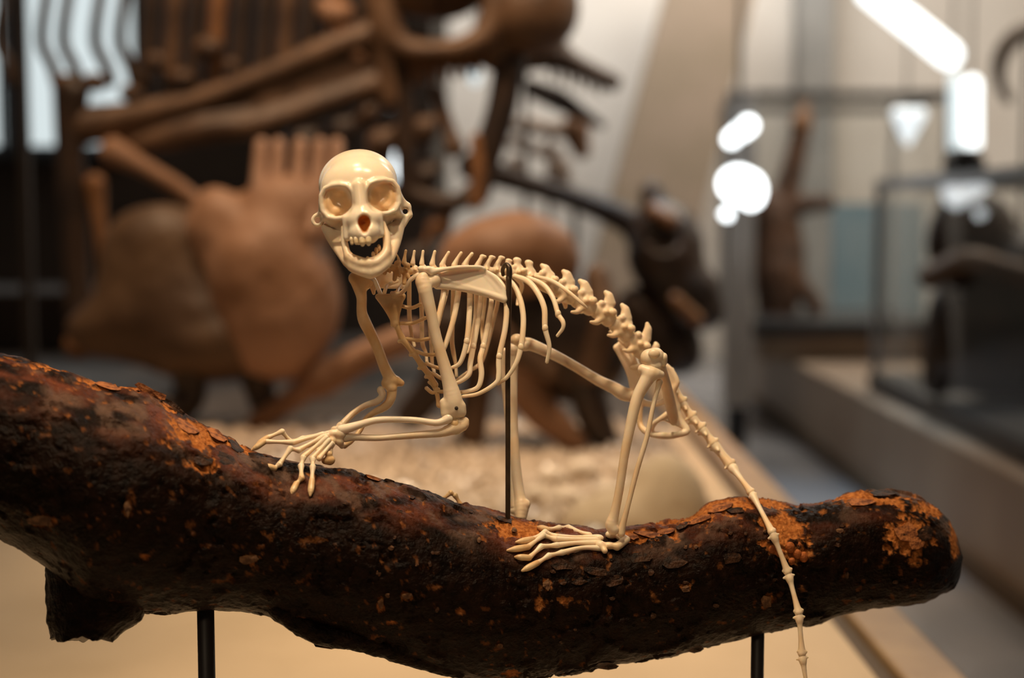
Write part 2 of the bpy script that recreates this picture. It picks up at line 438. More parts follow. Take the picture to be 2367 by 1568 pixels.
# exposed orange wood: centre px, py, radii
PATCH = [(450, 1000, 75, 34), (300, 885, 120, 14), (150, 850, 80, 10), (420, 938, 55, 12), (560, 1030, 45, 22), (1190, 1215, 62, 24), (1250, 1225, 30, 20), (1490, 1238, 60, 14), (1600, 1190, 80, 22), (1680, 1165, 60, 18), (1790, 1160, 45, 14), (1810, 1225, 50, 38), (1840, 1280, 40, 30), (2000, 1150, 110, 22), (2100, 1240, 52, 42), (2150, 1180, 40, 20), (2205, 1235, 12, 45), (95, 1207, 40, 18), (295, 1175, 12, 28), (335, 1290, 14, 10), (575, 1293, 28, 18), (1265, 1352, 14, 20), (1585, 1360, 16, 12), (1770, 1392, 18, 22), (940, 1380, 18, 12), (880, 1398, 12, 22), (1245, 1400, 14, 20), (1300, 1385, 22, 12), (1065, 1415, 14, 8), (905, 1440, 16, 8), (1180, 1555, 26, 10), (1800, 1265, 30, 25), (470, 1075, 30, 18)]
def make_branch():
    xs = np.concatenate([np.arange(-200, 600, 5.0), np.arange(600, 1800, 3.2), np.arange(1800, 2226.5, 4.5), [2226]])
    na = 300
    an = np.linspace(0, 2 * math.pi, na, endpoint=False)
    X = np.repeat(xs, na); A = np.tile(an, len(xs))
    ctr = (yt(X) + yb(X)) / 2; R = np.maximum((yb(X) - yt(X)) / 2 - 3, 2.0)
    # soften the outline of the rings a little, keep them round in depth
    base = np.stack([X, ctr - R * np.cos(A), ax(X) - R * np.sin(A)], 1)
    n = np.stack([np.zeros_like(A), -np.cos(A), -np.sin(A)], 1)
    st = np.array((1 / 70., 1 / 38., 1 / 38.))
    plates = fbm(base * st, 4); fine = fbm(base / 9.0, 3); mid = fbm(base / 26.0 + 5, 4)
    cr = np.abs(fbm(base * np.array((1 / 55., 1 / 90., 1 / 90.)) + 11, 3) - 0.44)
    crack = sstep(0.014, 0.003, cr) * sstep(0.45, 0.6, fbm(base / 120.0 + 51, 2))
    rough_ = sstep(0.40, 0.56, fbm(base / 110.0 + 61, 3)) * 1.0 + 0.3
    d = (7 * (sstep(0.42, 0.48, plates) - 0.5) + 6.0 * (fine - 0.45)) * rough_ + 7 * (mid - 0.45) - 5 * crack
    mask = np.zeros(len(X))
    wob = fbm(base / 22.0 + 3, 3) - 0.44; wob2 = fbm(base / 7.0 + 9, 2) - 0.4
    for (cx, cy, rx, ry) in PATCH:
        cz = lz(cx, cy)
        low = cy > yt(cx) + 110; rx, ry = (rx * .68, ry * .68) if low else (rx, ry)
        q = np.sqrt(((base[:, 0] - cx) / rx) ** 2 + ((base[:, 1] - cy) / ry) ** 2 + ((base[:, 2] - cz) / (max(rx, ry) * 1.3)) ** 2)
        mask = np.maximum(mask, sstep(1.12, 0.85, q + 2.2 * wob + 1.6 * wob2) * (0.6 if low else 1.0))
    up = sstep(0.3, 0.9, np.cos(A))  # keeps red and grey mottling on top faces, partly painting the light there
    spk = sstep(0.60, 0.66, fbm(base / 16.0 + 21, 3)) * (0.35 + 0.65 * up) * (np.sin(A) > -0.2)
    mask = np.maximum(mask, spk * 0.6)
    crumb = fbm(base / 5.0 + 31, 2)
    d = d - mask * (5.0 + 9 * (crumb - 0.3))
    damp = np.interp(X, (2170, 2226), (1, 0.25))
    V = base + n * (d * damp)[:, None]
    V[:, 0] += 4 * (mid - 0.45)
    nx = len(xs)
    i = np.arange(nx - 1)[:, None] * na; j = np.arange(na)[None, :]; j2 = (j + 1) % na
    F = np.stack([i + j, i + j2, i + na + j2, i + na + j], -1).reshape(-1, 4)
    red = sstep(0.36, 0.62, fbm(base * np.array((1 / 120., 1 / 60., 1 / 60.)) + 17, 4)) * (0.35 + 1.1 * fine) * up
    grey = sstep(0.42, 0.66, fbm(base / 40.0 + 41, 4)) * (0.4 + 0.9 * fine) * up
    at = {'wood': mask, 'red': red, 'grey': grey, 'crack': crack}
    for end in (0, nx - 1):
        idx_ = np.arange(end * na, end * na + na); c = V[idx_].mean(0)
        for sc in (0.82, 0.5, 0.2, 0.02):
            new = c + (V[end * na:end * na + na] - c) * sc; new[:, 0] += (fbm(new / 14.0, 3) - 0.45) * 14 * (1 if end == 0 else 0.3)
            n0 = len(V); V = np.vstack([V, new]); jn = np.arange(n0, n0 + na)
            q = np.stack([idx_, jn, np.roll(jn, -1), np.roll(idx_, -1)], 1)
            F = np.vstack([F, q if end == 0 else q[:, ::-1]]); idx_ = jn
            w_ = np.full(na, 0.9 if end == 0 else 0.2)
            for k_ in at: at[k_] = np.concatenate([at[k_], w_ if k_ == 'wood' else np.zeros(na)])
    return V, F, at

def bark_material():
    m = bpy.data.materials.new('bark'); m.use_nodes = True; nt = m.node_tree; b = nt.nodes['Principled BSDF']
    def att(n):
        a = nt.nodes.new('ShaderNodeAttribute'); a.attribute_name = n; return a.outputs['Fac']
    def mix(f, a, bb):
        x = nt.nodes.new('ShaderNodeMix'); x.data_type = 'RGBA'
        if isinstance(f, float): x.inputs[0].default_value = f
        else: nt.links.new(f, x.inputs[0])
        for s, v in ((6, a), (7, bb)):
            if isinstance(v, tuple): x.inputs[s].default_value = (*v, 1)
            else: nt.links.new(v, x.inputs[s])
        return x.outputs[2]
    tc = nt.nodes.new('ShaderNodeTexCoord')
    def noise(sc, det=6):
        n = nt.nodes.new('ShaderNodeTexNoise'); n.inputs['Scale'].default_value = sc; n.inputs['Detail'].default_value = det
        nt.links.new(tc.outputs['Object'], n.inputs['Vector']); return n.outputs['Fac']
    def ramp(f, lo, hi):
        r = nt.nodes.new('ShaderNodeMapRange'); r.inputs['From Min'].default_value = lo; r.inputs['From Max'].default_value = hi
        nt.links.new(f, r.inputs['Value']); return r.outputs['Result']
    c = mix(ramp(noise(150), 0.35, 0.7), (0.0035, 0.0016, 0.0009), (0.013, 0.0052, 0.0026))
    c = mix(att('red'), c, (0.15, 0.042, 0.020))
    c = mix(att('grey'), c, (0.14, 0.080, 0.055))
    wood = mix(ramp(noise(420), 0.35, 0.65), (0.52, 0.19, 0.05), (0.26, 0.075, 0.016))
    c = mix(att('wood'), c, wood)
    nt.links.new(c, b.inputs['Base Color'])
    r = nt.nodes.new('ShaderNodeMapRange'); nt.links.new(att('wood'), r.inputs['Value'])
    r.inputs['To Min'].default_value = 0.33; r.inputs['To Max'].default_value = 0.75
    nt.links.new(r.outputs['Result'], b.inputs['Roughness'])
    b.inputs['Specular IOR Level'].default_value = 0.5; b.inputs['IOR'].default_value = 1.15
    bp = nt.nodes.new('ShaderNodeBump'); bp.inputs['Strength'].default_value = 0.9; bp.inputs['Distance'].default_value = 0.0015
    nt.links.new(noise(500, 8), bp.inputs['Height']); nt.links.new(bp.outputs['Normal'], b.inputs['Normal'])
    return m
M_bark = bark_material()
V, F, at = make_branch()
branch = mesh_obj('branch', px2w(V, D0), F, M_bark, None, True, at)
tag(branch, 'thick dark brown bark covered branch on two posts under the monkey skeleton', 'branch')
bone('bark_slab', branch, poly([(640, 1412, float(ax(640)) - 66, 22), (726, 1464, float(ax(722)) - 70, 24), (790, 1474, float(ax(790)) - 70, 26), (860, 1490, float(ax(860)) - 66, 25), (960, 1523, float(ax(960)) - 60, 22), (1060, 1552, float(ax(1060)) - 50, 18)]), 2.5, 4, M_bark, warp=lambda G: 9 * (fbm(G / 12.0, 3) - 0.45))
# broken stub below the left part of the branch
def stub():
    ys = np.arange(1240, 1480.5, 4.0); na = 120; an = np.linspace(0, 2 * math.pi, na, endpoint=False)
    Y = np.repeat(ys, na); A = np.tile(an, len(ys))
    x0 = np.interp(Y, (1240, 1300, 1390, 1440, 1475), (100, 106, 106, 107, 118)); x1 = np.interp(Y, (1240, 1400, 1435, 1455, 1480), (420, 345, 328, 290, 262))
    cx = (x0 + x1) / 2; rx = (x1 - x0) / 2
    Yj = Y + sstep(1400, 1480, Y) * (fbm(np.stack([np.cos(A) * 3, np.sin(A) * 3, A * 0], 1) + 4, 3) - 0.45) * 24
    base = np.stack([cx - rx * np.cos(A), Yj, -105 - 92 * np.sin(A)], 1)
    n = np.stack([-np.cos(A), 0 * A, -np.sin(A)], 1)
    d = 16 * (fbm(base / np.array((22., 60., 22.)), 4) - 0.45) + 5 * (fbm(base / 8., 2) - 0.4)
    V = base + n * d[:, None]
    m = len(ys); i = np.arange(m - 1)[:, None] * na; j = np.arange(na)[None, :]; j2 = (j + 1) % na
    F = [tuple(q) for q in np.stack([i + j, i + na + j, i + na + j2, i + j2], -1).reshape(-1, 4)]
    V = np.vstack([V, V[-na:].mean(0)[None] - np.array([[0, 12, 0]])])
    F += [((m - 1) * na + k, len(V) - 1, (m - 1) * na + (k + 1) % na) for k in range(na)]
    return V, F
V, F = stub()
mesh_obj('branch_stub', px2w(V, D0), F, M_bark, branch, True)
M_flake = mat('bark_flake', (0.40, 0.14, 0.04), (0.14, 0.042, 0.014), 300, 0.7, 0.3, 0.5)
M_flake2 = mat('dark_bark_flake', (0.012, 0.006, 0.0035), (0.06, 0.026, 0.013), 200, 0.5, 0.15, 0.6)
M_nod = mat('rust_nodule', (0.40, 0.11, 0.02), (0.26, 0.07, 0.015), 250, 0.6, 0.3, 0.4)
for (x, y, r) in ((1826, 1266, 12), (1845, 1262, 9), (1843, 1281, 10), (1858, 1288, 11), (1785, 1272, 10), (1795, 1283, 9), (1806, 1278, 8), (1830, 1298, 8)):
    z = lz(x, y, -2)
    bone('bark_nodule', branch, [ell((x, y, z), (r, r * 1.15, r * 0.8))], 2, 2, M_nod, warp=lambda G: 3.0 * (fbm(G / 6.0, 2) - 0.4))
M_flake3 = mat('khaki_bark_flake', (0.20, 0.10, 0.045), (0.07, 0.03, 0.014), 260, 0.7, 0.2, 0.5)
rnd = random.Random(3)
def flake(x, y, w, h, m, tilt=0.0, lift=0.0):
    n = 9; top = []; 
    for i in range(n):
        a = 2 * math.pi * i / n; rr = 0.65 + 0.5 * rnd.random()
        fx = x + math.cos(a) * w * rr; fy = y + math.sin(a) * h * rr + tilt * (math.cos(a) * w)
        top.append((fx, fy, lz(fx, max(fy, yt(fx) + 4), 3.5 + lift + 4 * rnd.random())))
    bot = [(p[0], p[1] + 1.0, p[2] + 9 + lift) for p in top]
    V = [(x, y, lz(x, max(y, yt(x) + 4), 6 + lift))] + top + bot
    F = [(0, 1 + i, 1 + (i + 1) % n) for i in range(n)] + [(1 + i, 1 + n + i, 1 + n + (i + 1) % n, 1 + (i + 1) % n) for i in range(n)]
    mesh_obj('bark_flake', px2w(V, D0), F, m, branch, False)
for a in ((1500, 1236, 34, 8, M_flake, 0.1), (1540, 1228, 22, 7, M_flake, -0.2), (1462, 1240, 14, 7, M_flake, 0.2), (1665, 1172, 30, 10, M_flake, -.3), (1618, 1200, 30, 8, M_flake, -.35), (1580, 1215, 20, 7, M_flake2, -.3), (1700, 1180, 22, 7, M_flake2, -.1),
          (1585, 1362, 12, 9, M_flake3), (1772, 1392, 13, 16, M_flake3), (1265, 1352, 10, 14, M_flake3), (1300, 1310, 26, 9, M_flake2), (1380, 1320, 30, 11, M_flake2, .2), (1420, 1345, 24, 13, M_flake2, -.2), (1340, 1345, 20, 10, M_flake2), (880, 1396, 8, 14, M_flake3), (940, 1378, 13, 8, M_flake3), (575, 1293, 22, 14, M_flake3), (95, 1206, 32, 13, M_flake3), (295, 1176, 9, 22, M_flake3),
          (2095, 1230, 28, 22, M_flake), (2120, 1255, 24, 18, M_flake), (2140, 1235, 20, 20, M_flake2), (1990, 1160, 40, 9, M_flake), (2040, 1140, 38, 8, M_flake2), (350, 905, 40, 9, M_flake, .5), (250, 892, 34, 7, M_flake, .25), (400, 938, 30, 8, M_flake2, .6), (430, 985, 32, 15, M_flake, .4), (500, 1005, 24, 12, M_flake, .5), (545, 1030, 20, 12, M_flake2, .5), (520, 1060, 26, 16, M_flake2, .3), (470, 1062, 22, 14, M_flake2), (590, 1058, 18, 12, M_flake2, .4),
          (860, 1104, 22, 5, M_flake, .3), (900, 1112, 14, 4, M_flake2, .3), (1165, 1200, 22, 7, M_flake2, .3), (1600, 1500, 24, 9, M_flake2), (1400, 1540, 30, 8, M_flake2), (760, 1492, 34, 9, M_flake2), (690, 1455, 28, 8, M_flake2), (1690, 1290, 26, 16, M_flake2), (1560, 1300, 30, 16, M_flake2), (1480, 1290, 28, 12, M_flake2)):
    flake(*a[:5], tilt=a[5] if len(a) > 5 else 0.0)
for q in range(46):
    x = rnd.uniform(760, 2150); y = yt(x) + rnd.uniform(14, 0.8 * (yb(x) - yt(x)))
    flake(x, y, rnd.uniform(4, 9), rnd.uniform(3, 8), rnd.choice((M_flake3, M_flake2, M_flake2)))

def post(name, x, ytop, r, label):
    a = pw(x, ytop, float(ax(x)))
    n = 16; V = []; F = []
    for z in (0.449, a.z + 0.02):
        for i in range(n):
            t = 2 * math.pi * i / n; V.append((a.x + r * math.cos(t), a.y + r * math.sin(t), z))
    F = [(i, (i + 1) % n, n + (i + 1) % n, n + i) for i in range(n)] + [tuple(range(n))[::-1], tuple(range(n, 2 * n))]
    o = empty(name, (a.x, a.y, 0.449), label, 'support post')
    mesh_obj('shaft', V, F, M_post, o, True)
    V = []; 
    for z, rr in ((0.449, 0.022), (0.453, 0.022), (0.454, r)):
        for i in range(24):
            t = 2 * math.pi * i / 24; V.append((a.x + rr * math.cos(t), a.y + rr * math.sin(t), z))
    F = [(k * 24 + i, k * 24 + (i + 1) % 24, (k + 1) * 24 + (i + 1) % 24, (k + 1) * 24 + i) for k in (0, 1) for i in range(24)]
    mesh_obj('foot_plate', V, F, M_post, o, False)
post('branch_post', 475, 1400, 0.0049, 'black post under the thick end of the branch, beside the broken stub')
post('branch_post', 1752, 1440, 0.0041, 'black post under the thin end of the branch, beside the hanging tail')

# ------------------------------------------------------------------ monkey skeleton
def mid(x): return 30 + 0.42 * (x - 950)
sk = empty('monkey_skeleton', pw(1230, 1200, 60), 'small cream monkey skeleton crouching on the branch with its face to the viewer', 'skeleton')

# --- skull (built around its own centre, then rolled)
SCX, SCY, SCZ = 828.0, 430.0, -50.0
roll = math.radians(-6.0)
def sk_pt(p):
    x, y, z = p
    return (SCX + x * math.cos(roll) - y * math.sin(roll), SCY + x * math.sin(roll) + y * math.cos(roll), SCZ + z)
def sk_map(V):
    V = np.asarray(V, float); x, y, z = V[:, 0], V[:, 1], V[:, 2]
    return np.stack([SCX + x * math.cos(roll) - y * math.sin(roll), SCY + x * math.sin(roll) + y * math.cos(roll), SCZ + z], 1)
def skbone(name, parent, prims, vox, k, m, attr=None):
    flat = []
    for p in prims: flat += p if isinstance(p, list) else [p]
    V, F = nets(flat, vox, k)
    at = attr(V) if attr else None
    return mesh_obj(name, px2w(sk_map(V), D0), F, m, parent, True, at)
def ring(cx, cy, cz, rx, ry, r, n=14, tilt=0.0, pw_=2.0):
    pts = []
    for i in range(n + 1):
        a = 2 * math.pi * i / n
        ca, sa = math.cos(a), math.sin(a)
        s = (abs(ca) ** pw_ + abs(sa) ** pw_) ** (-1 / pw_)
        pts.append((cx + rx * ca * s, cy + ry * sa * s, cz + tilt * ca * rx, r))
    return poly(pts, 1)
prims = [ell((0, -6, 45), (91, 79, 118)), ell((0, 0, -20), (87, 66, 58))]
prims += ring(-51, 31, -68, 38, 39, 6, tilt=-0.36, pw_=2.8) + ring(53, 31, -68, 39, 39, 6, tilt=0.36, pw_=2.8)
prims += [ell((-62, 36, -12), (34, 52, 52)), ell((64, 36, -12), (34, 52, 52))]
prims += [cone((1, 0, -80), (2, 62, -94), 15, 15), ell((3, 78, -75), (44, 38, 45)), ell((3, 108, -92), (37, 32, 36)),
          cone((-32, 70, -80), (-38, 116, -84), 12, 9), cone((36, 70, -80), (40, 116, -84), 12, 9),
          cone((-76, 62, -50), (-94, 70, 0), 7, 6), cone((78, 62, -50), (92, 78, 0), 10, 8),
          ell((-20, 70, 10), (52, 54, 70)), ell((20, 70, 10), (54, 54, 70))]
prims += ring(-102, 69, 6, 10, 11, 5.5, 12)
prims += [tri((84, 22, -12), (108, 60, 4), (84, 104, -4), 7), cone((108, 58, 4), (110, 78, 5), 8, 8), cone((108, 80, 5), (86, 106, -8), 8, 10), cone((-88, 45, -10), (-99, 58, 4), 6, 5)]
prims += [subcone((102, 70, -60), (102, 70, 60), 6.0, 6.0)]
prims += [subcone((-101, 69, -60), (-101, 69, 60), 5.5, 5.5)]
prims += [('-E', np.array((-51, 31, -98), np.float32), np.array((32.5, 33.5, 46), np.float32)), ('-E', np.array((53, 31, -98), np.float32), np.array((33.5, 33.5, 46), np.float32)),
          ell((5, 84, -122), (15, 17, 40), True), ell((4, 99, -126), (8, 13, 34), True), ell((4, 160, -60), (28, 36, 60), True)]
def st(V):
    q = np.sqrt(((V[:, 0] - 5) / 19) ** 2 + ((V[:, 1] - 88) / 24) ** 2 + ((V[:, 2] + 94) / 30) ** 2)
    a = sstep(1.1, 0.7, q)
    o = np.zeros(len(V))
    for cx in (-51, 53):
        qq = np.sqrt(((V[:, 0] - cx) / 35) ** 2 + ((V[:, 1] - 31) / 36) ** 2)
        o = np.maximum(o, sstep(1.02, 0.85, qq) * sstep(-76, -62, V[:, 2]) * (V[:, 2] < 0))
    return {'stain': a, 'amber': 0.8 * o}
skull = skbone('skull', sk, prims, 2.0, 7.0, M_skull, st)
for (x, w, h, z) in ((-4, 7.0, 13, -122), (10, 7.0, 13, -122), (-18, 5.5, 9, -117), (-28, 5, 7, -108)):
    skbone('upper_tooth', skull, [ell((x, 126 + (h - 11), z), (w, h, 5)), cone((x, 118, z + 4), (x, 130, z), w * 0.8, w * 0.9)], 1.2, 3, M_tooth)
# mandible
mp = poly([(-86, 88, 6, 9), (-74, 116, -14, 11), (-56, 150, -48, 11), (-34, 182, -86, 12), (8, 202, -102, 13), (44, 184, -86, 13), (66, 150, -48, 13), (80, 116, -16, 13), (92, 88, 4, 9)])
mp += [tri((-84, 88, 8), (-48, 104, -30), (-54, 150, -48), 5), tri((90, 88, 6), (56, 104, -30), (64, 150, -48), 6)]
mp += poly([(-44, 92, -66, 6), (-45, 130, -74, 8), (-38, 160, -88, 8), (-18, 176, -102, 8), (8, 181, -108, 8), (30, 176, -102, 8), (48, 158, -88, 9), (53, 126, -74, 9), (48, 92, -66, 6)])
mp += [tri((-40, 160, -84), (8, 180, -104), (-30, 186, -88), 8), tri((8, 180, -104), (-30, 186, -88), (8, 204, -102), 8), tri((50, 160, -84), (8, 180, -104), (42, 186, -88), 8), tri((8, 180, -104), (42, 186, -88), (8, 204, -102), 8)]
mand = skbone('mandible', sk, mp, 2.0, 9.0, M_bone)
for (x, y, h, z) in ((18, 156, 8, -92), (26, 148, 9, -86), (33, 142, 9, -80), (4, 164, 6, -98)):
    skbone('lower_tooth', mand, [ell((x, y + 6, z), (4.5, h, 5))], 1.2, 2, M_amber)

# --- spine
BODY = [(893, 612), (916, 622), (938, 627), (958, 627), (978, 627), (1001, 627), (1024, 627), (1050, 626), (1076, 625), (1102, 625), (1124, 626), (1148, 627), (1172, 629), (1197, 634), (1225, 643), (1262, 657), (1306, 678), (1349, 703), (1394, 728), (1436, 762), (1472, 800), (1500, 838)]
SPN = {1: ((923, 600), (916, 588), 2.2), 2: ((934, 602), (938, 580), 3.2), 3: ((954, 604), (958, 581), 3.2), 4: ((975, 605), (978, 581), 3.2), 5: ((999, 606), (1005, 582), 3.6), 6: ((1022, 608), (1037, 584), 3.6), 7: ((1050, 608), (1066, 585), 3.6), 8: ((1074, 608), (1091, 587), 4.0), 9: ((1103, 610), (1116, 592), 5.5), 10: ((1124, 612), (1137, 594), 5.5), 11: ((1147, 612), (1159, 595), 5.5), 12: ((1170, 614), (1176, 602), 5), 13: ((1197, 614), (1195, 601), 6.5), 14: ((1226, 621), (1222, 607), 6.5), 15: ((1263, 630), (1253, 614), 6), 16: ((1312, 645), (1303, 628), 6.5), 17: ((1354, 668), (1341, 650), 6.5), 18: ((1408, 694), (1400, 676), 6), 19: ((1446, 727), (1438, 706), 6), 20: ((1492, 775), (1496, 749), 5.5), 21: ((1511, 808), (1515, 794), 5)}
TIPS = {16: (1303, 710), 17: (1336, 719), 18: (1367, 746), 19: (1407, 768), 20: (1428, 786)}
for i in range(len(BODY) - 1 + 1):
    x, y = BODY[i]; z = mid(x)
    a = BODY[max(i - 1, 0)]; b = BODY[min(i + 1, len(BODY) - 1)]
    dx, dy = b[0] - a[0], b[1] - a[1]; L = math.hypot(dx, dy); tx, ty = dx / L, dy / L; nx, ny = ty, -tx   # n points up-ish
    h = min(L / 4, 17) - 1.0
    r = 8 if i < 4 else (8.5 if i < 12 else (12 if i < 15 else 18))
    nm = 'cervical_vertebra' if i < 3 else ('thoracic_vertebra' if i < 15 else 'lumbar_vertebra')
    dzt = 0.42 * tx * h
    pr = [cone((x - tx * h, y - ty * h, z - dzt), (x + tx * h, y + ty * h, z + dzt), r * 1.02, r * 1.08), ell((x, y, z), (r * .85,) * 3)]
    # neural arch
    ay = r * 1.1
    pr += [cone((x + nx * ay, y + ny * ay, z), (x + nx * ay + tx * 3, y + ny * ay + ty * 3, z), r * 0.62, r * 0.62)]
    if i in SPN:
        s0, s1, sr = SPN[i]
        if i >= 13: sr *= 1.22
        if i >= 15:
            mx = ((s0[0] + s1[0]) / 2 + 3, (s0[1] + s1[1]) / 2)
            pr += poly([(s0[0] - tx * 2, s0[1] + 6, z, sr * 1.6), (mx[0], mx[1], z, sr * 1.25), (s1[0], s1[1], z, sr * .72)])
            pr += [cone((s0[0] + tx * 9, s0[1] + ty * 9 + 2, z), (mx[0] + 2, mx[1], z), sr * 1.1, sr * .9)]
        elif i >= 9:
            pr += poly([(s0[0], s0[1] + 4, z, sr * 1.15), (s1[0] - 1, s1[1] + 1, z, sr * .85)]) + [cone((s1[0] - 4, s1[1], z), (s1[0] + 6, s1[1] + 1.5, z), sr * .5, sr * .55)]
        else:
            pr += poly([(s0[0], s0[1] + 5, z, sr * 1.9), ((s0[0] + s1[0]) / 2, (s0[1] + s1[1]) / 2, z, sr * 1.1), (s1[0], s1[1], z, sr * 1.05)])
    # articular processes and transverse processes
    for sgn in (-1, 1):
        w_ = r * (1.5 if i < 15 else 1.0)
        pr += [cone((x + nx * r * .7, y + ny * r * .7, z + sgn * r * .6), (x + nx * r * .6 + tx * 2, y + ny * r * .6 + 2, z + sgn * w_), r * .42, r * .34)]
        if i >= 13:
            pr += [ell((x + tx * h + nx * r * 1.0, y + ty * h + ny * r * 1.0, z + sgn * r * .75), (r * .5,) * 3)]
            pr += [ell((x - tx * h * 1.1 + nx * r * 1.1, y - ty * h * 1.1 + ny * r * 1.1, z + sgn * r * .8), (r * .45,) * 3)]
    if i in TIPS:
        tp = TIPS[i]
        bx, by = x - nx * r * .5, y - ny * r * .5
        pr += poly([(bx, by, z + 12, r * .55), ((bx + tp[0]) / 2 + 4, (by + tp[1]) / 2 + 5, z + 26, 6), (tp[0] + 4, tp[1], z + 34, 4.5)])
        pr += poly([(bx, by, z - 10, r * .55), (bx - nx * 14 - tx * 4, by - ny * 14 - ty * 4, z - 26, 6), (bx - nx * 18 - tx * 16, by - ny * 18 - ty * 10, z - 34, 3.5)])
    if i < 3:
        pr += [cone((x, y, z), (x - 4, y + 20 + 4 * i, z - 12), 7, 5), cone((x, y, z), (x + 8, y + 16, z - 14), 6, 4), ell((x + 3, y - 14, z - 4), (8, 6, 8))]
    bone(nm, sk, pr, 1.5 if i < 15 else 1.8, 3.5 if i < 12 else 6.5, M_bone if i > 2 else M_amber)
# sacrum and tail
TAIL = [(1530, 862, 268, 13), (1556, 893, 272, 12), (1577, 932, 270, 11), (1600, 966, 266, 11), (1623, 992, 262, 11), (1651, 1028, 255, 12), (1690, 1077, 235, 12), (1738, 1141, 190, 10), (1786, 1233, 105, 10), (1822, 1326, 62, 10), (1847, 1420, 45, 10), (1854, 1515, 45, 10), (1868, 1610, 45, 8)]
TAIL = [(x, y, (min(z, lz(x, y, 30 if y < 1300 else 16)) if 1138 < y < 1440 else z), r) for x, y, z, r in TAIL]
for i in range(len(TAIL) - 1):
    a = np.array(TAIL[i][:3], float); b = np.array(TAIL[i + 1][:3], float); ra, rb = TAIL[i][3], TAIL[i + 1][3]
    d = b - a; L = np.linalg.norm(d); t = d / L
    s = np.array((t[1], -t[0], 0)); 
    p0, p1 = a + t * 3, b - t * 4
    if i < 6:
        pr = poly([(*p0, ra * 1.0), (*(a + d * .5), ra * .82), (*p1, rb * 1.05)])
        pr += [cone(p1 - t * 4, p1 + s * 13 - t * 2, 5, 3.5), cone(p0 + t * 5, p0 - s * 14 + t * 2, 5, 3), cone(p1, p1 - s * 16 + (0, 0, -8), 5, 2.5),
               cone(p0 + t * 4, p0 + t * 10 + np.array((2, 4, -16)), 5, 3), ell(p1 + s * 8, (6, 6, 6))]
    else:
        pr = poly([(*p0, ra * .78), (*(p0 + t * 10), ra * .95), (*(a + d * .28), ra * .62), (*(a + d * .6), rb * .6), (*(b - t * 14), rb * .82), (*p1, rb * .98)])
        pr += [cone(p0 + t * 3, p0 + t * 5 - s * 13, 4.5, 2.8), cone(p0 + t * 3, p0 + t * 4 + s * 12 , 4.5, 2.5), cone(p1 - t * 4, p1 - t * 3 + s * 10, 5, 3.5), cone(p1 - t * 5, p1 - t * 5 - s * 9, 5, 3)]
    bone('caudal_vertebra', sk, pr, 1.7, 4, M_bone)

# --- ribs: near side
NEAR = [[(1010, 640), (1026, 668), (1014, 735), (1004, 790)], [(1030, 640), (1031, 672), (1018, 723), (1005, 785)], [(1058, 640), (1060, 672), (1048, 739), (1028, 802), (1018, 820)],
        [(1082, 640), (1086, 674), (1085, 726), (1079, 790), (1064, 838), (1044, 851)], [(1108, 640), (1112, 684), (1105, 739), (1094, 802), (1087, 841), (1084, 866), (1064, 882), (1052, 887)],
        [(1130, 640), (1136, 690), (1130, 739), (1117, 802), (1110, 830), (1113, 866), (1105, 895), (1080, 905), (1062, 907)],
        [(1113, 624), (1148, 644), (1166, 672), (1171, 713), (1167, 764), (1154, 825), (1153, 866), (1146, 886), (1107, 910), (1070, 917)],
        [(1152, 634), (1184, 655), (1201, 688), (1209, 726), (1209, 764), (1204, 803), (1194, 838), (1173, 871), (1150, 888)],
        [(1184, 637), (1219, 650), (1242, 676), (1258, 713), (1260, 759), (1270, 802), (1264, 838)],
        [(1212, 639), (1255, 658), (1278, 689), (1290, 726), (1301, 744), (1301, 759), (1288, 777)],
        [(1230, 637), (1276, 650), (1311, 673), (1342, 699), (1356, 712)]]
def near_rib(p, r0):
    n = len(p); out = []
    for i, (x, y) in enumerate(p):
        t = i / (n - 1)
        z = mid(p[0][0]) - 8 - 78 * math.sin(math.pi * min(t * 1.05, 1.0) * 0.62) 
        out.append((x, y, z, r0 * (0.85 if t < .15 else 1.0) * (1.0 if t < .62 else max(0.62, 1.0 - (t - .62) * 1.1))))
    return out
for k, p in enumerate(NEAR):
    r0 = 6.6 if k < 8 else (6.8 if k == 8 else (5.8 if k == 9 else 4.6))
    q = near_rib(p, r0)
    V, F = tube_vf(q, 7, 10, 0.62)
    ro = mesh_obj('rib', px2w(V, D0), F, M_bone, sk)
    if 3 <= k <= 9:   # bony swelling where the costal cartilage begins
        j = [3, 3, 2, 3, 3, 3, 5, 5, 4, 3][k]; x, y, z, r = q[j]
        bone('rib_joint', ro, [ell((x, y, z), (7.2, 10, 6))], 1.5, 2, M_bone)
FAR = [[(946, 650), (946, 713), (947, 739), (952, 777), (958, 800)], [(972, 660), (975, 723), (976, 790), (984, 815), (987, 838)], [(990, 700), (997, 790), (999, 841), (1004, 860)], [(1048, 660), (1046, 740), (1045, 790), (1048, 815), (1053, 841), (1055, 870)],
       [(1099, 640), (1100, 680), (1099, 733), (1088, 790), (1080, 815)], [(1119, 640), (1120, 690), (1114, 761), (1117, 800)], [(1150, 640), (1150, 698), (1142, 733), (1128, 790), (1112, 838), (1085, 858), (1056, 879)], [(1190, 640), (1206, 660), (1198, 690), (1196, 705)]]
for k, p in enumerate(FAR):
    n = len(p)
    q = [(x, y, mid(x) + 20 + 60 * math.sin(math.pi * 0.75 * i / (n - 1)), 5.2 if i < n - 2 else 4.0) for i, (x, y) in enumerate(p)]
    tube('rib', sk, q, M_bone, 6, 8, 0.6)
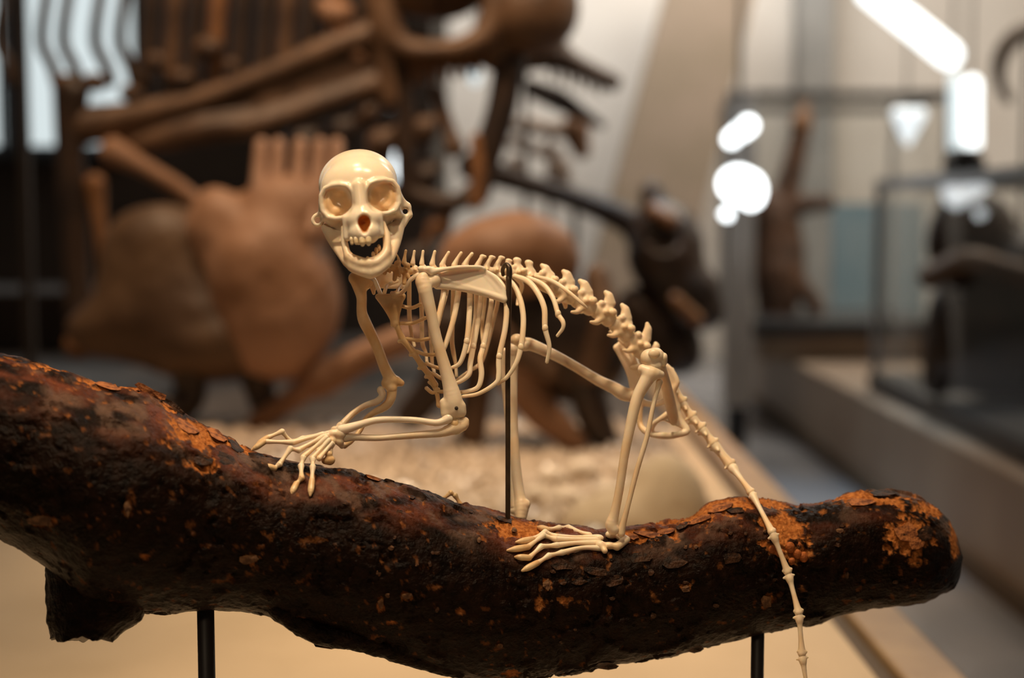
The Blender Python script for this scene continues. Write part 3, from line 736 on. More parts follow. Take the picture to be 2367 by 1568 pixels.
# costal cartilages to the sternum
COST = [[(922, 706, 6), (950, 712, 2), (972, 704, -12)], [(926, 748, 12), (955, 747, 4), (984, 735, -10)], [(940, 783, 20), (966, 787, 8), (992, 783, -6)], [(962, 812, 28), (984, 820, 18), (1010, 820, 2)], [(985, 840, 36), (1010, 850, 26), (1035, 852, 12)], [(1000, 862, 42), (1020, 875, 34), (1045, 880, 24)],
        [(1008, 905, 50), (1025, 906, 40), (1062, 906, 20)], [(985, 897, 50), (1000, 908, 50), (1014, 900, 48)]]
for p in COST: tube('costal_cartilage', sk, [(x, y, z, 4.4) for x, y, z in p], M_amber, 6, 8)
# sternum
bone('manubrium', sk, [tri((874, 686, 2), (930, 684, -6), (914, 744, 10), 6), cone((874, 686, 2), (890, 700, 3), 5, 7), cone((914, 680, -6), (930, 686, -6), 8, 7), cone((905, 710, 2), (914, 746, 10), 14, 9), cone((912, 748, 10), (918, 756, 12), 9, 6)], 1.7, 6, M_amber)
STER = [(914, 746, 10), (930, 784, 18), (956, 815, 28), (976, 846, 36), (992, 866, 42), (1005, 890, 48)]
for a, b in zip(STER[:-1], STER[1:]):
    bone('sternebra', sk, poly([(*a, 8.5), ((a[0] + b[0]) / 2, (a[1] + b[1]) / 2, (a[2] + b[2]) / 2, 7), (*b, 8.5)]) + [cone(a, (a[0] - 8, a[1] + 6, a[2]), 5, 4)], 1.7, 4, M_amber)
bone('xiphoid', sk, poly([(1005, 890, 48, 7), (1011, 915, 52, 5), (1014, 938, 54, 5)]) + [cone((1014, 936, 54), (1021, 942, 54), 5, 4), cone((1005, 893, 48), (992, 884, 46), 5, 4)], 1.5, 4, M_amber)

# --- shoulder girdle and arms
bone('scapula', sk, [tri((1005, 640, -18), (1106, 619, 40), (1166, 692, 42), 3.2), tri((1005, 640, -18), (1030, 660, -4), (1166, 692, 42), 3.2), tri((1104, 619, 38), (1144, 643, 43), (1166, 692, 42), 3.2), tri((1005, 636, -20), (1060, 618, -6), (1106, 619, 34), 3.2)]
     + poly([(998, 628, -30, 8), (1030, 622, -26, 5), (1064, 618, -6, 4), (1106, 618, 26, 4.5), (1118, 622, 34, 5)])
     + poly([(1012, 660, -14, 9), (1060, 667, 2, 6), (1112, 677, 24, 6), (1164, 694, 42, 6.5)]) + poly([(1108, 620, 38, 4), (1140, 640, 42, 4), (1163, 668, 44, 5), (1166, 692, 42, 5)])
     + [ell((1008, 648, -16), (10, 18, 12)), cone((998, 628, -30), (974, 622, -30), 8, 6), ell((990, 621, -34), (8, 6, 7)), ell((972, 621, -34), (7, 6, 7))], 1.7, 6, M_skull)
bone('scapula', sk, [tri((858, 640, 78), (925, 628, 112), (935, 662, 124), 4), cone((850, 642, 76), (884, 650, 96), 9, 7), cone((880, 662, 92), (932, 663, 124), 5, 5), ell((866, 655, 82), (12, 14, 10)), cone((862, 664, 80), (864, 678, 78), 7, 4)], 1.8, 6, M_bone)
bone('clavicle', sk, poly([(846, 638, 60, 6), (864, 646, 44, 5), (873, 664, 24, 5), (882, 686, 4, 5.5)]), 1.5, 3, M_skull)
bone('clavicle', sk, poly([(972, 632, -30, 6), (948, 648, -34, 5), (938, 668, -28, 5), (922, 680, -16, 5), (906, 678, -8, 5)]), 1.5, 3, M_bone)
bone('first_rib', sk, poly([(918, 650, 60, 5), (896, 660, 40, 4.5), (890, 672, 20, 4.5), (886, 690, 6, 4.5)]) + poly([(930, 655, 66, 4), (921, 668, 40, 4), (915, 684, 4, 4.5)]), 1.5, 3, M_bone)
hum = bone('humerus', sk, poly([(978, 640, -32, 12), (981, 665, -34, 17), (988, 690, -34, 15), (998, 730, -32, 13), (1008, 778, -28, 12.5), (1022, 828, -24, 13.5), (1037, 880, -20, 16), (1045, 912, -18, 20), (1048, 930, -17, 22), (1050, 944, -16, 21)])
     + poly([(1034, 942, -18, 13), (1066, 940, -16, 11)]) + poly([(1033, 958, -18, 12), (1050, 956, -18, 13), (1066, 954, -14, 12)]) + [ell((1004, 648, -22), (15, 17, 15)), cone((1024, 930, -18), (1030, 955, -18), 8, 9), ell((972, 650, -34), (12, 14, 12))], 2.0, 8, M_bone)
bone('foramen', hum, [ell((1055, 944, -37), (4.4, 4.6, 3))], 1.0, 1, M_hole)
bone('humerus', sk, poly([(826, 646, 70, 18), (832, 668, 72, 15), (836, 690, 76, 12), (836, 720, 84, 12), (842, 742, 90, 14), (856, 770, 98, 13), (872, 804, 106, 12), (887, 845, 116, 12.5), (898, 868, 122, 14)])
     + poly([(893, 886, 120, 12), (910, 880, 122, 13), (927, 886, 124, 8)]) + [ell((845, 650, 74), (18, 20, 18)), ell((818, 642, 68), (12, 12, 12)), ell((905, 898, 118), (13, 11, 11))], 2.0, 7, M_amber)
bone('radius', sk, poly([(1036, 968, -24, 12), (1024, 974, -28, 9), (1005, 978, -32, 8), (962, 972, -36, 7.5), (915, 970, -40, 7.5), (868, 972, -44, 8), (832, 982, -46, 9), (806, 990, -46, 11), (790, 994, -44, 12)]), 1.8, 6, M_skull)
bone('ulna', sk, poly([(1076, 974, -10, 8), (1070, 986, -12, 11), (1040, 994, -16, 13), (1020, 1001, -20, 10), (986, 1004, -24, 9), (915, 1010, -30, 7.5), (868, 1013, -34, 7.5), (820, 1011, -38, 8.5), (798, 1012, -36, 11)]) + [ell((1054, 984, -16), (15, 20, 12)), ell((1072, 976, -10), (9, 11, 9))], 1.8, 7, M_bone)
bone('radius', sk, poly([(880, 902, 108, 9), (884, 914, 104, 8), (872, 928, 96, 8), (844, 938, 80, 7), (815, 957, 62, 7), (792, 981, 44, 8.5)]), 1.7, 5, M_bone)
bone('ulna', sk, poly([(906, 902, 122, 12), (903, 922, 120, 11), (890, 940, 112, 10), (860, 957, 92, 7), (844, 972, 80, 6.5), (832, 996, 62, 6), (812, 1020, 40, 6), (796, 1030, 26, 8)]), 1.7, 6, M_amber)

bone('joint_glue', hum, [ell((1052, 980, -20), (12, 14, 9)), ell((1058, 990, -16), (10, 10, 9))], 1.6, 8, M_amber)
def digit(parent, pts, r, m, claw=None):
    r = r * 1.1
    for a, b in zip(pts[:-1], pts[1:]):
        mx = [(a[i] + b[i]) / 2 for i in range(3)]
        bone('phalanx', parent, poly([(*a, r * 1.15), (*mx, r * .72), (*b, r * 1.05)]), 1.3, 2.5, m)
    if claw:
        a, b = pts[-1], claw
        bone('claw', parent, poly([(*a, r * 1.1), ((a[0] * .4 + b[0] * .6), (a[1] * .4 + b[1] * .6), (a[2] * .4 + b[2] * .6) - 2, r * 1.15), (*b, r * .45)]), 1.3, 2.5, M_claw)
def L(x, y, lift=6): return (x, y, lz(x, y, lift))
# near hand
hand = bone('carpals', sk, [ell((786, 1003, -44), (14, 14, 12)), ell((770, 1003, -46), (12, 10, 11)), ell((768, 1020, -48), (10, 12, 11)), ell((785, 1020, -42), (10, 11, 10)), ell((752, 1008, -50), (9, 7, 9)), cone((785, 1022, -40), (790, 1032, -36), 8, 6)], 1.6, 5, M_bone)
MC = [((746, 1004, -52), (678, 1023, -62)), ((748, 1009, -56), (692, 1040, -74)), ((754, 1012, -60), (702, 1056, -84)), ((760, 1018, -62), (722, 1060, -88)), ((766, 1026, -60), (738, 1060, -86))]
for a, b in MC:
    bone('metacarpal', hand, poly([(*a, 6.5), ((a[0] + b[0]) / 2, (a[1] + b[1]) / 2, (a[2] + b[2]) / 2, 4.6), (*b, 7)]), 1.4, 3, M_bone)
digit(hand, [(674, 1023, -62), (612, 1021, -66)], 5.6, M_bone, (582, 1041, -70))
digit(hand, [(690, 1041, -76), (671, 1038, -84), (646, 1074, -104), (634, 1083, -108)], 6.0, M_bone, (612, 1077, -114))
digit(hand, [(701, 1059, -86), (696, 1078, -98), (697, 1104, -122)], 6.2, M_bone)
digit(hand, [(697, 1106, -124), (685, 1119, -130)], 6.0, M_claw, (673, 1143, -150))
digit(hand, [(723, 1063, -90), (723, 1080, -104), (721, 1112, -128)], 6.0, M_bone, (717, 1146, -152))
digit(hand, [(766, 1028, -56), (762, 1046, -60)], 7, M_bone)
bone('thumb', hand, [ell((760, 1050, -64), (9, 9, 9)), ell((762, 1064, -62), (13, 12, 12)), ell((752, 1066, -64), (9, 8, 9))], 1.5, 3, M_amber)
# far hand: fingers beyond the near hand
hand2 = bone('carpals', sk, [ell((788, 986, 40), (11, 11, 11)), ell((775, 994, 30), (11, 9, 10)), ell((792, 1030, 22), (8, 8, 8))], 1.7, 5, M_bone)
for a, b in (((772, 998, 26), (700, 1014, -6)), ((772, 1004, 26), (712, 1030, -4)), ((776, 1012, 22), (735, 1042, -2))):
    bone('metacarpal', hand2, poly([(*a, 6), ((a[0] + b[0]) / 2, (a[1] + b[1]) / 2, (a[2] + b[2]) / 2, 4.5), (*b, 6)]), 1.5, 3, M_bone)
digit(hand2, [(700, 1014, -6), (672, 1022, -30), (652, 998, -40), (619, 1012, -44)], 5.5, M_bone, (592, 1030, -48))

# --- pelvis and legs
PZ = 262
pel = bone('pelvis', sk, [tri((1560, 945, 244), (1586, 992, 236), (1532, 968, 242), 4), tri((1424, 803, 300), (1440, 789, 300), (1470, 880, 306), 4), tri((1424, 803, 300), (1470, 895, 306), (1480, 860, 296), 4)] + poly([(1424, 804, 300, 5), (1440, 790, 300, 5), (1452, 800, 298, 5), (1478, 862, 292, 6)]) + poly([(1424, 804, 300, 4), (1448, 850, 302, 4), (1460, 890, 306, 6), (1474, 926, 304, 12), (1478, 968, 296, 7), (1484, 990, 286, 7), (1504, 1003, 268, 8), (1540, 1008, 246, 8), (1570, 1004, 230, 8), (1588, 996, 234, 8), (1572, 972, 240, 8), (1560, 940, 244, 11)])
     + [tri((1542, 846, 232), (1566, 884, 230), (1552, 920, 240), 4)] + poly([(1540, 845, 232, 4), (1556, 858, 230, 4), (1566, 884, 230, 5), (1556, 905, 234, 7), (1558, 940, 244, 13)]) + poly([(1560, 945, 244, 9), (1530, 966, 240, 6), (1512, 980, 250, 6), (1503, 1000, 264, 6)]) + poly([(1474, 926, 302, 9), (1508, 935, 300, 7), (1540, 925, 290, 7), (1560, 900, 272, 8)]), 2.2, 6, M_bone)
bone('sacrum', sk, poly([(1505, 840, 262, 15), (1530, 866, 268, 13), (1556, 894, 270, 11)]) + [cone((1530, 862, 268), (1552, 856, 246), 8, 7), cone((1512, 845, 268), (1462, 850, 296), 10, 6), cone((1546, 880, 268), (1558, 872, 268), 6, 4)], 2.0, 5, M_bone)
bone('femur', sk, poly([(1520, 832, 40, 15), (1530, 860, 60, 13), (1542, 900, 140, 12.5), (1553, 950, 220, 13), (1558, 974, 244, 11)]) + [ell((1500, 828, 20), (20, 21, 18)), ell((1516, 822, 18), (19, 18, 17)), ell((1535, 832, 26), (8, 16, 12)), ell((1514, 846, 16), (15, 12, 12))], 2.0, 7, M_bone)
bone('patella', sk, [ell((1512, 818, 4), (14, 12, 9)), ell((1536, 826, 18), (7, 10, 8))], 1.7, 4, M_bone)
bone('tibia', sk, poly([(1486, 854, 14, 12), (1508, 862, 10, 15), (1526, 866, 18, 10)]) + poly([(1500, 870, 12, 17), (1488, 890, 10, 15), (1475, 915, 8, 13.5), (1466, 945, 6, 13), (1454, 1000, 6, 11.5), (1443, 1056, 8, 10.5), (1432, 1130, 14, 10), (1421, 1185, 20, 11), (1414, 1212, 24, 15), (1418, 1224, 24, 14)]), 2.0, 7, M_bone)
bone('fibula', sk, poly([(1524, 884, 24, 8), (1520, 900, 22, 6), (1510, 937, 18, 5.5), (1495, 1011, 14, 6), (1473, 1085, 14, 6.2), (1452, 1167, 18, 6), (1439, 1216, 24, 8), (1436, 1234, 26, 9)]), 1.7, 4, M_bone)
foot = bone('tarsals', sk, [ell((1414, 1236, L(1414, 1240, 10)[2]), (15, 10, 12)), ell((1436, 1242, L(1436, 1244, 10)[2]), (12, 9, 10)), cone(L(1448, 1248, 9), L(1426, 1264, 12), 9, 10), ell(L(1408, 1262, 10), (16, 9, 11)), ell(L(1388, 1262, 10), (12, 12, 11)), ell(L(1384, 1245, 9), (12, 9, 10)), cone(L(1390, 1262, 10), L(1398, 1274, 12), 8, 7)], 1.6, 5, M_bone)
for a, m_, b in ((L(1362, 1238, 7), L(1340, 1231, 7), L(1316, 1221, 7)), (L(1382, 1243), L(1330, 1243, 12), L(1288, 1241, 14)), (L(1384, 1249), L(1330, 1248, 13), L(1284, 1247, 15)), (L(1384, 1256), L(1330, 1256, 12), L(1288, 1261, 13)), (L(1392, 1268), L(1345, 1267, 10), L(1300, 1278, 10))):
    bone('metatarsal', foot, poly([(*a, 7.5), (*m_, 5.2), (*b, 7)]), 1.5, 3, M_bone)
digit(foot, [L(1314, 1220), L(1292, 1221, 8), L(1266, 1225, 7)], 5.8, M_bone, L(1243, 1219, 5))
digit(foot, [L(1286, 1241, 14), L(1260, 1231, 16), L(1232, 1247, 10)], 6.0, M_bone, L(1193, 1254, 6))
digit(foot, [L(1283, 1247, 15), L(1256, 1238, 18), L(1220, 1265, 10)], 6.0, M_bone, L(1173, 1273, 6))
digit(foot, [L(1287, 1261, 13), L(1251, 1264, 15), L(1223, 1290, 9)], 6.0, M_bone, L(1191, 1288, 6))
digit(foot, [L(1299, 1278, 10), L(1269, 1285, 12), L(1242, 1302, 8)], 6.0, M_bone, L(1207, 1320, 5))
# far leg
bone('femur', sk, poly([(1214, 796, 252, 16), (1230, 798, 254, 14), (1281, 821, 260, 12), (1332, 849, 266, 11.5), (1383, 880, 274, 12.5), (1417, 896, 280, 14), (1442, 911, 286, 16), (1464, 914, 292, 15)]) + [ell((1195, 786, 246), (16, 14, 18)), ell((1198, 800, 250), (16, 12, 16)), ell((1216, 800, 234), (8, 10, 6))], 2.0, 6, M_bone)
bone('tibia', sk, poly([(1188, 808, 248, 17), (1186, 830, 250, 13), (1184, 880, 250, 12), (1185, 960, 244, 11.5), (1189, 1040, 234, 12), (1194, 1100, 224, 12.5), (1201, 1150, 212, 14), (1205, 1172, 206, 18), (1204, 1196, 198, 14)]) + [ell((1218, 1166, 204), (8, 10, 10)), ell((1186, 1182, 204), (8, 8, 8))], 2.0, 6, M_bone)
bone('fibula', sk, poly([(1166, 812, 250, 8), (1163, 835, 250, 6), (1163, 870, 250, 6), (1168, 930, 246, 5), (1175, 1010, 238, 4.5), (1183, 1110, 222, 5), (1187, 1172, 206, 8)]), 1.7, 4, M_bone)
foot2 = bone('tarsals', sk, [ell((1202, 1212, 205), (18, 14, 18)), ell((1178, 1216, 215), (20, 12, 16)), ell((1215, 1216, 212), (12, 12, 14))], 2.0, 5, M_bone)
bone('metatarsal', foot2, poly([(1170, 1214, 218, 7), (1120, 1190, 222, 5), (1066, 1176, 222, 7)]), 1.6, 3, M_bone)
digit(foot2, [(1016, 1160, 118), (1042, 1140, 122), (1052, 1146, 124), (1064, 1166, 126)], 5.4, M_amber)

# --- rod holding the skeleton
rod = empty('support_rod', pw(1174, 1190, 45), 'thin dark bronze rod rising from the branch and hooked over the spine', 'rod')
tube('shaft', rod, [(1176, 640, 45, 7), (1176, 700, 45, 6.8), (1174, 820, 45, 6.0), (1174, 1000, 45, 5.8), (1174, 1215, 45, 5.8)], M_rod, 6, 14)
tube('hook', rod, [(1163, 636, 76, 4.5), (1162, 624, 70, 5), (1166, 615, 60, 5.5), (1172, 613, 52, 6), (1177, 622, 46, 6.8), (1177, 642, 45, 7)], M_rod, 6, 12)

# ------------------------------------------------------------------ gravel on the deck
M_grav = mat('pale_gravel', (0.62, 0.50, 0.38), (0.42, 0.33, 0.25), 60, 0.35, 0.6)
M_cryst = mat('white_crystal', (0.9, 0.87, 0.82), rough=0.32, spec=1.0, metal=1.0)
def gravel(name, n, x0, x1, y0, y1, r0, r1, m, seed, zf=None):
    rs = np.random.RandomState(seed)
    base = np.array([(1, 0, 0), (-1, 0, 0), (0, 1, 0), (0, -1, 0), (0, 0, 1), (0, 0, -1)], float)
    f = np.array([(0, 2, 4), (2, 1, 4), (1, 3, 4), (3, 0, 4), (2, 0, 5), (1, 2, 5), (3, 1, 5), (0, 3, 5)])
    x = rs.uniform(x0, x1, n); y = rs.uniform(y0, y1, n); r = rs.uniform(r0, r1, n) 
    z = 0.449 + r * 0.35 + (zf(x, y) if zf else 0)
    sc = rs.uniform(0.6, 1.2, (n, 1, 3)) * r[:, None, None]
    a = rs.uniform(0, 6.28, n); R = np.zeros((n, 3, 3)); R[:, 0, 0] = np.cos(a); R[:, 0, 1] = -np.sin(a); R[:, 1, 0] = np.sin(a); R[:, 1, 1] = np.cos(a); R[:, 2, 2] = 1
    b = rs.uniform(-.7, .7, n); T = np.zeros((n, 3, 3)); T[:, 0, 0] = 1; T[:, 1, 1] = np.cos(b); T[:, 1, 2] = -np.sin(b); T[:, 2, 1] = np.sin(b); T[:, 2, 2] = np.cos(b)
    V = np.einsum('nij,njk,nlk->nli', R, T, base[None] * sc) + np.stack([x, y, z], 1)[:, None, :]
    F = (f[None] + 6 * np.arange(n)[:, None, None]).reshape(-1, 3)
    return mesh_obj(name, V.reshape(-1, 3), F, m, None, False)
g = gravel('gravel', 9000, -1.7, 0.30, 1.95, 2.94, 0.008, 0.017, M_grav, 1)
tag(g, 'loose pale gravel spread over the platform behind the branch', 'gravel', kind='stuff')
g = gravel('crystal_gravel', 150, -0.5, 0.30, 1.75, 2.9, 0.011, 0.019, M_cryst, 2)
tag(g, 'glinting white crystal chips scattered in the gravel', 'gravel', kind='stuff')
M_rock = mat('pale_rock', (0.82, 0.72, 0.60), (0.70, 0.59, 0.47), 30, 0.6, 0.4, 0.4)
for k, (x, y, rx, ry) in enumerate(((1275, 1120, 34, 26), (1345, 1105, 38, 30), (1400, 1150, 30, 24), (1310, 1165, 40, 22), (1245, 1160, 30, 24), (1430, 1100, 26, 22), (1360, 1180, 34, 18))):
    y -= 14; d = 0.435 * FPX / (y + ry - 500)
    o = bone('rock', None, [ell((x, y, 0), (rx, ry, rx * .8)), ell((x + rx * .4, y + 4, -5), (rx * .6, ry * .7, rx * .5))], 3, 6, M_rock, d, warp=lambda G, k=k: 9 * (fbm(G / 14.0 + k, 3) - 0.45))
    tag(o, ['pale rounded rock beside the far shin bone', 'pale rock among the gravel, tallest of its heap', 'pale rock nearest the shin of the standing leg', 'broad pale rock lying in front of the tallest rock', 'pale rock close beside the thin support rod', 'small pale rock at the back of the heap behind the shin', 'low pale rock just above the toes of the near foot'][k], 'rock', 'pale rocks behind the legs')
o = bone('sand_mound', None, [ell((1535, 1200, 0), (105, 150, 100)), ell((1450, 1220, 0), (150, 90, 110))], 6, 40, mat('sand', (0.62, 0.50, 0.36), (0.56, 0.45, 0.32), 20, 0.8), 2.0, warp=lambda G: 16 * (fbm(G / 60.0, 2) - 0.45))
tag(o, 'smooth tan sand mound beside the platform edge behind the tail', 'sand mound')

# ------------------------------------------------------------------ fossils behind
M_fos = mat('fossil_brown', (0.17, 0.095, 0.052), (0.07, 0.036, 0.018), 7, 0.5, 0.4, 0.4)
M_fosd = mat('fossil_dark', (0.05, 0.028, 0.017), (0.025, 0.014, 0.009), 8, 0.5, 0.4, 0.4)
M_fosm = mat('fossil_olive', (0.12, 0.068, 0.034), (0.07, 0.037, 0.018), 5, 0.55, 0.4, 0.4)
M_ribp = mat('fossil_rib_pink', (0.46, 0.28, 0.19), (0.34, 0.19, 0.12), 9, 0.5, 0.4, 0.3)
M_foso = mat('fossil_orange', (0.30, 0.14, 0.055), (0.20, 0.09, 0.035), 9, 0.5, 0.4, 0.4)
M_fosp = mat('fossil_tan', (0.36, 0.20, 0.12), (0.24, 0.12, 0.06), 6, 0.55, 0.4, 0.3)
M_pale = mat('fossil_pale', (0.62, 0.50, 0.42), (0.52, 0.40, 0.32), 9, 0.5, 0.4, 0.3)
M_blk = mat('fossil_black', (0.022, 0.014, 0.010), (0.045, 0.024, 0.014), 9, 0.4, 0.5, 0.4)
DA = 3.4
big = empty('fossil_skeleton', pw(500, 900, 0, DA), 'huge dark brown fossil mammal skeleton with heavy skull and long ribs', 'skeleton')
bone('shoulder_blade', big, poly([(190, 290, 0, 48), (320, 262, -10, 30), (460, 230, -14, 24), (620, 170, -14, 24), (760, 110, -8, 30), (880, 70, 0, 36)]) + poly([(300, 335, 0, 20), (460, 300, -10, 34), (600, 285, -10, 30), (740, 240, -6, 26), (880, 190, 0, 30)]) + [tri((220, 300, 6), (620, 175, 2), (600, 290, 2), 20), tri((600, 290, 2), (620, 175, 2), (880, 130, 4), 20), tri((220, 300, 6), (300, 340, 6), (600, 290, 2), 18)], 7, 18, M_fos, DA)
for k, x0 in enumerate((-60, 12, 112, 162, 236, 292)):
    tube('rib', big, [(x0 + 8, -160, 30, 13), (x0, -40, 20, 13), (x0 - 16, 90, 0, 14), (x0 + 8, 150, -6, 14), (x0 + 20, 190, -8, 15)], M_fosd, 5, 10, 0.8, DA)
for k, x0 in enumerate((350, 405, 455, 505, 560, 615, 665, 715, 780, 835)):
    tube('rib', big, [(x0 + 20, -160, 60, 20), (x0 + 6, -40, 50, 22), (x0 - 6, 90, 40, 22), (x0 - 14, 200, 30, 20)], (M_fosd, M_fos, M_fosd, M_foso, M_fosd)[k % 5], 5, 10, 0.8, DA)
for (x, y, r) in ((150, 195, 32), (215, 190, 28), (300, 215, 26), (360, 140, 26), (420, 180, 28), (480, 110, 34), (530, 150, 20)):
    bone('sternum_piece', big, [ell((x, y, -14), (r, r * .8, r)), ell((x + r * .5, y + 5, -18), (r * .7, r * .6, r * .7))], 6, 10, M_fos, DA)
bone('upper_arm', big, poly([(165, 215, -10, 44), (160, 320, -10, 34), (170, 480, -10, 36), (178, 640, -10, 32), (185, 720, -10, 38)]), 7, 14, M_fosd, DA)
bone('forearm', big, poly([(262, 350, -30, 34), (330, 385, -40, 22), (410, 435, -40, 22), (480, 490, -40, 22), (530, 525, -40, 30)]), 6, 12, M_fosp, DA)
bone('shin', big, poly([(220, 425, -30, 26), (230, 520, -30, 17), (245, 640, -30, 17), (240, 700, -30, 24), (180, 800, -30, 34)]), 6, 12, M_foso, DA)
bone('toe_bone', big, poly([(265, 780, -20, 26), (340, 700, -20, 22), (430, 630, -20, 22)]), 6, 12, M_foso, DA)
fsk = bone('skull', big, [ell((1230, 20, 0), (110, 110, 110)), ell((1000, -60, 20), (150, 110, 120))] + poly([(880, -40, -20, 42), (895, 60, -30, 36), (940, 110, -40, 26), (1040, 112, -60, 24), (1120, 80, -50, 30), (1150, 0, -30, 40)]) + [cone((1190, 60, 0), (1140, 130, 0), 60, 36), cone((890, 60, -20), (900, 230, -10), 34, 24), ell((1040, 30, -110), (55, 60, 90), True)], 7, 16, M_fos, DA)
for k in range(7):
    x = 955 + 24 * k
    bone('fossil_tooth', fsk, [cone((x, 130, -20), (x + 2, 190 - 4 * k, -24), 13, 9), ell((x, 150, -20), (13, 16, 12))], 5, 6, M_foso, DA)
bone('jaw', big, poly([(935, 130, 0, 26), (938, 300, 0, 26), (945, 450, 0, 28)]) + poly([(945, 450, 0, 24), (1050, 470, -20, 22), (1110, 430, -10, 24)]), 7, 12, M_fosd, DA)
bone('jaw', big, poly([(1180, 130, 0, 38), (1160, 250, 0, 36), (1130, 350, 0, 34), (1110, 450, 0, 24)]), 7, 12, M_fosd, DA)
bone('neck_bone', big, poly([(1100, 320, -30, 14), (1106, 400, -30, 18), (1100, 470, -30, 18)]), 6, 8, M_foso, DA)
bone('collar_bone', big, poly([(1010, 210, 0, 18), (1035, 290, 0, 16), (1050, 340, -6, 26)]), 6, 8, M_fos, DA)
bone('neck_vertebra', big, [ell((780, 30, -10), (40, 28, 30)), cone((750, 15, -10), (830, 130, -10), 22, 16)], 6, 12, M_fosp, DA)
for (x, y, r, m) in ((880, 330, 34, M_fos), (790, 300, 36, M_fosd), (850, 260, 30, M_fos), (980, 300, 34, M_fos), (760, 225, 30, M_fosd), (985, 410, 34, M_fosd), (1015, 520, 32, M_fosp), (700, 330, 44, M_fosd), (960, 600, 38, M_fosd)):
    bone('vertebra', big, [ell((x, y, 10), (r, r, r)), cone((x, y, 0), (x + r, y - r, 0), r * .4, r * .3), cone((x, y, 0), (x - r, y + r * 1.2, 0), r * .4, r * .3)], 7, 10, m, DA)

a1 = pw(54, 400, 0, DA); box('support_post', a1.x - .012, a1.x + .012, a1.y, a1.y + .024, 0.449, 2.4, M_post, big)
DB = 2.9
tan = empty('shelled_fossil', pw(620, 930, 0, DB), 'rust tan barrel bodied fossil skeleton behind the monkey skull', 'fossil')
def rough(G): return 10 * (fbm(G / 40.0, 3) - 0.45)
def rough2(G): return 26 * (fbm(G / 90.0, 3) - 0.45)
bone('carapace', tan, [ell((640, 700, 0), (150, 185, 130)), ell((585, 610, -10), (110, 110, 100)), ell((660, 500, 10), (120, 100, 80)), ell((500, 520, 20), (70, 90, 60))], 8, 50, M_fosp, DB, rough2)
bone('flank', tan, [ell((370, 560, 60), (120, 90, 60)), ell((350, 650, 60), (120, 110, 70)), ell((440, 740, 50), (170, 120, 90)), ell((270, 760, 80), (120, 70, 70)), ell((520, 800, 20), (150, 70, 90))], 8, 80, M_fosm, DB, rough2)
for x in (600, 640, 690, 735, 775):
    tube('rib', tan, [(x + 4, 330, 20, 15), (x, 400, 0, 18), (x - 6, 470, -30, 18), (x - 16, 540, -70, 14)], M_ribp, 5, 10, 1.0, DB)
bone('hind_leg', tan, poly([(950, 780, 0, 36), (860, 815, -20, 34), (740, 880, -30, 42)]), 7, 12, M_fosp, DB)
bone('hind_leg', tan, poly([(720, 890, -20, 30), (650, 940, -20, 26), (595, 975, -20, 26)]), 7, 12, M_fosp, DB)
bone('foreleg', tan, poly([(430, 820, 20, 50), (440, 920, 20, 36), (385, 950, 10, 40)]) + poly([(590, 830, 10, 50), (600, 900, 10, 36), (620, 950, 0, 34)]), 7, 14, M_fosd, DB)
DC = 2.65
tan2 = empty('shelled_fossil', pw(1240, 930, 0, DC), 'rust tan fossil skeleton with a rounded back behind the monkey ribs', 'fossil')
bone('carapace', tan2, [ell((1195, 600, 0), (145, 110, 110)), ell((1110, 610, 20), (100, 80, 90))], 8, 40, M_fosp, DC, rough2)
bone('flank', tan2, [ell((1230, 740, 20), (160, 120, 100)), ell((1330, 820, 20), (120, 110, 90)), ell((1100, 720, 30), (110, 100, 80))], 8, 50, M_fosd, DC, rough2)
bone('belly_bone', tan2, poly([(1380, 640, -20, 30), (1400, 740, -60, 34), (1360, 860, -60, 30)]), 7, 12, M_fos, DC)
bone('belly_bone', tan2, poly([(1120, 690, -60, 26), (1180, 800, -80, 30), (1270, 860, -80, 26)]), 7, 12, M_fos, DC)
bone('hind_leg', tan2, poly([(1190, 860, -30, 50), (1250, 950, -40, 42), (1330, 1020, -40, 28)]), 7, 14, M_fosp, DC)
bone('hind_leg', tan2, poly([(1350, 880, -10, 46), (1380, 980, -10, 40), (1410, 1030, -10, 26)]), 7, 14, M_blk, DC)
bone('foreleg', tan2, poly([(1050, 760, 0, 60), (1010, 880, -10, 40), (950, 960, -10, 34)]), 7, 14, M_fosd, DC)
bone('foreleg', tan2, poly([(1120, 760, -10, 40), (1110, 860, -10, 34), (1090, 1000, -10, 34)]), 7, 14, M_fos, DC)
DD = 4.4
o = empty('long_snouted_skull', pw(1320, 300, 0, DD), 'long snouted brown fossil skull with open jaws against the pale wall', 'skull')
bone('upper_jaw', o, poly([(1195, 135, 0, 34), (1280, 130, 0, 32), (1350, 160, 0, 24), (1415, 190, 0, 22)]) + [cone((1240, 100, 0), (1300, 110, 0), 22, 18)], 6, 12, M_fos, DD)
bone('lower_jaw', o, poly([(1230, 205, 0, 22), (1290, 230, 0, 26), (1340, 260, 0, 18), (1390, 290, 0, 10)]), 6, 12, M_fosd, DD)
for k in range(6):
    bone('fossil_tooth', o, [cone((1275 + 22 * k, 160 + 6 * k, 0), (1277 + 22 * k, 188 + 7 * k, 0), 9, 4)], 4, 4, M_pale, DD)
a = pw(1215, 150, 0, DD); box('stand', a.x - .008, a.x + .008, a.y + .02, a.y + .036, 0.449, a.z, M_black, o)
o = empty('pale_skeleton', pw(1260, 460, 0, 4.8), 'pale pinkish fossil bones standing under the long snouted skull', 'skeleton')
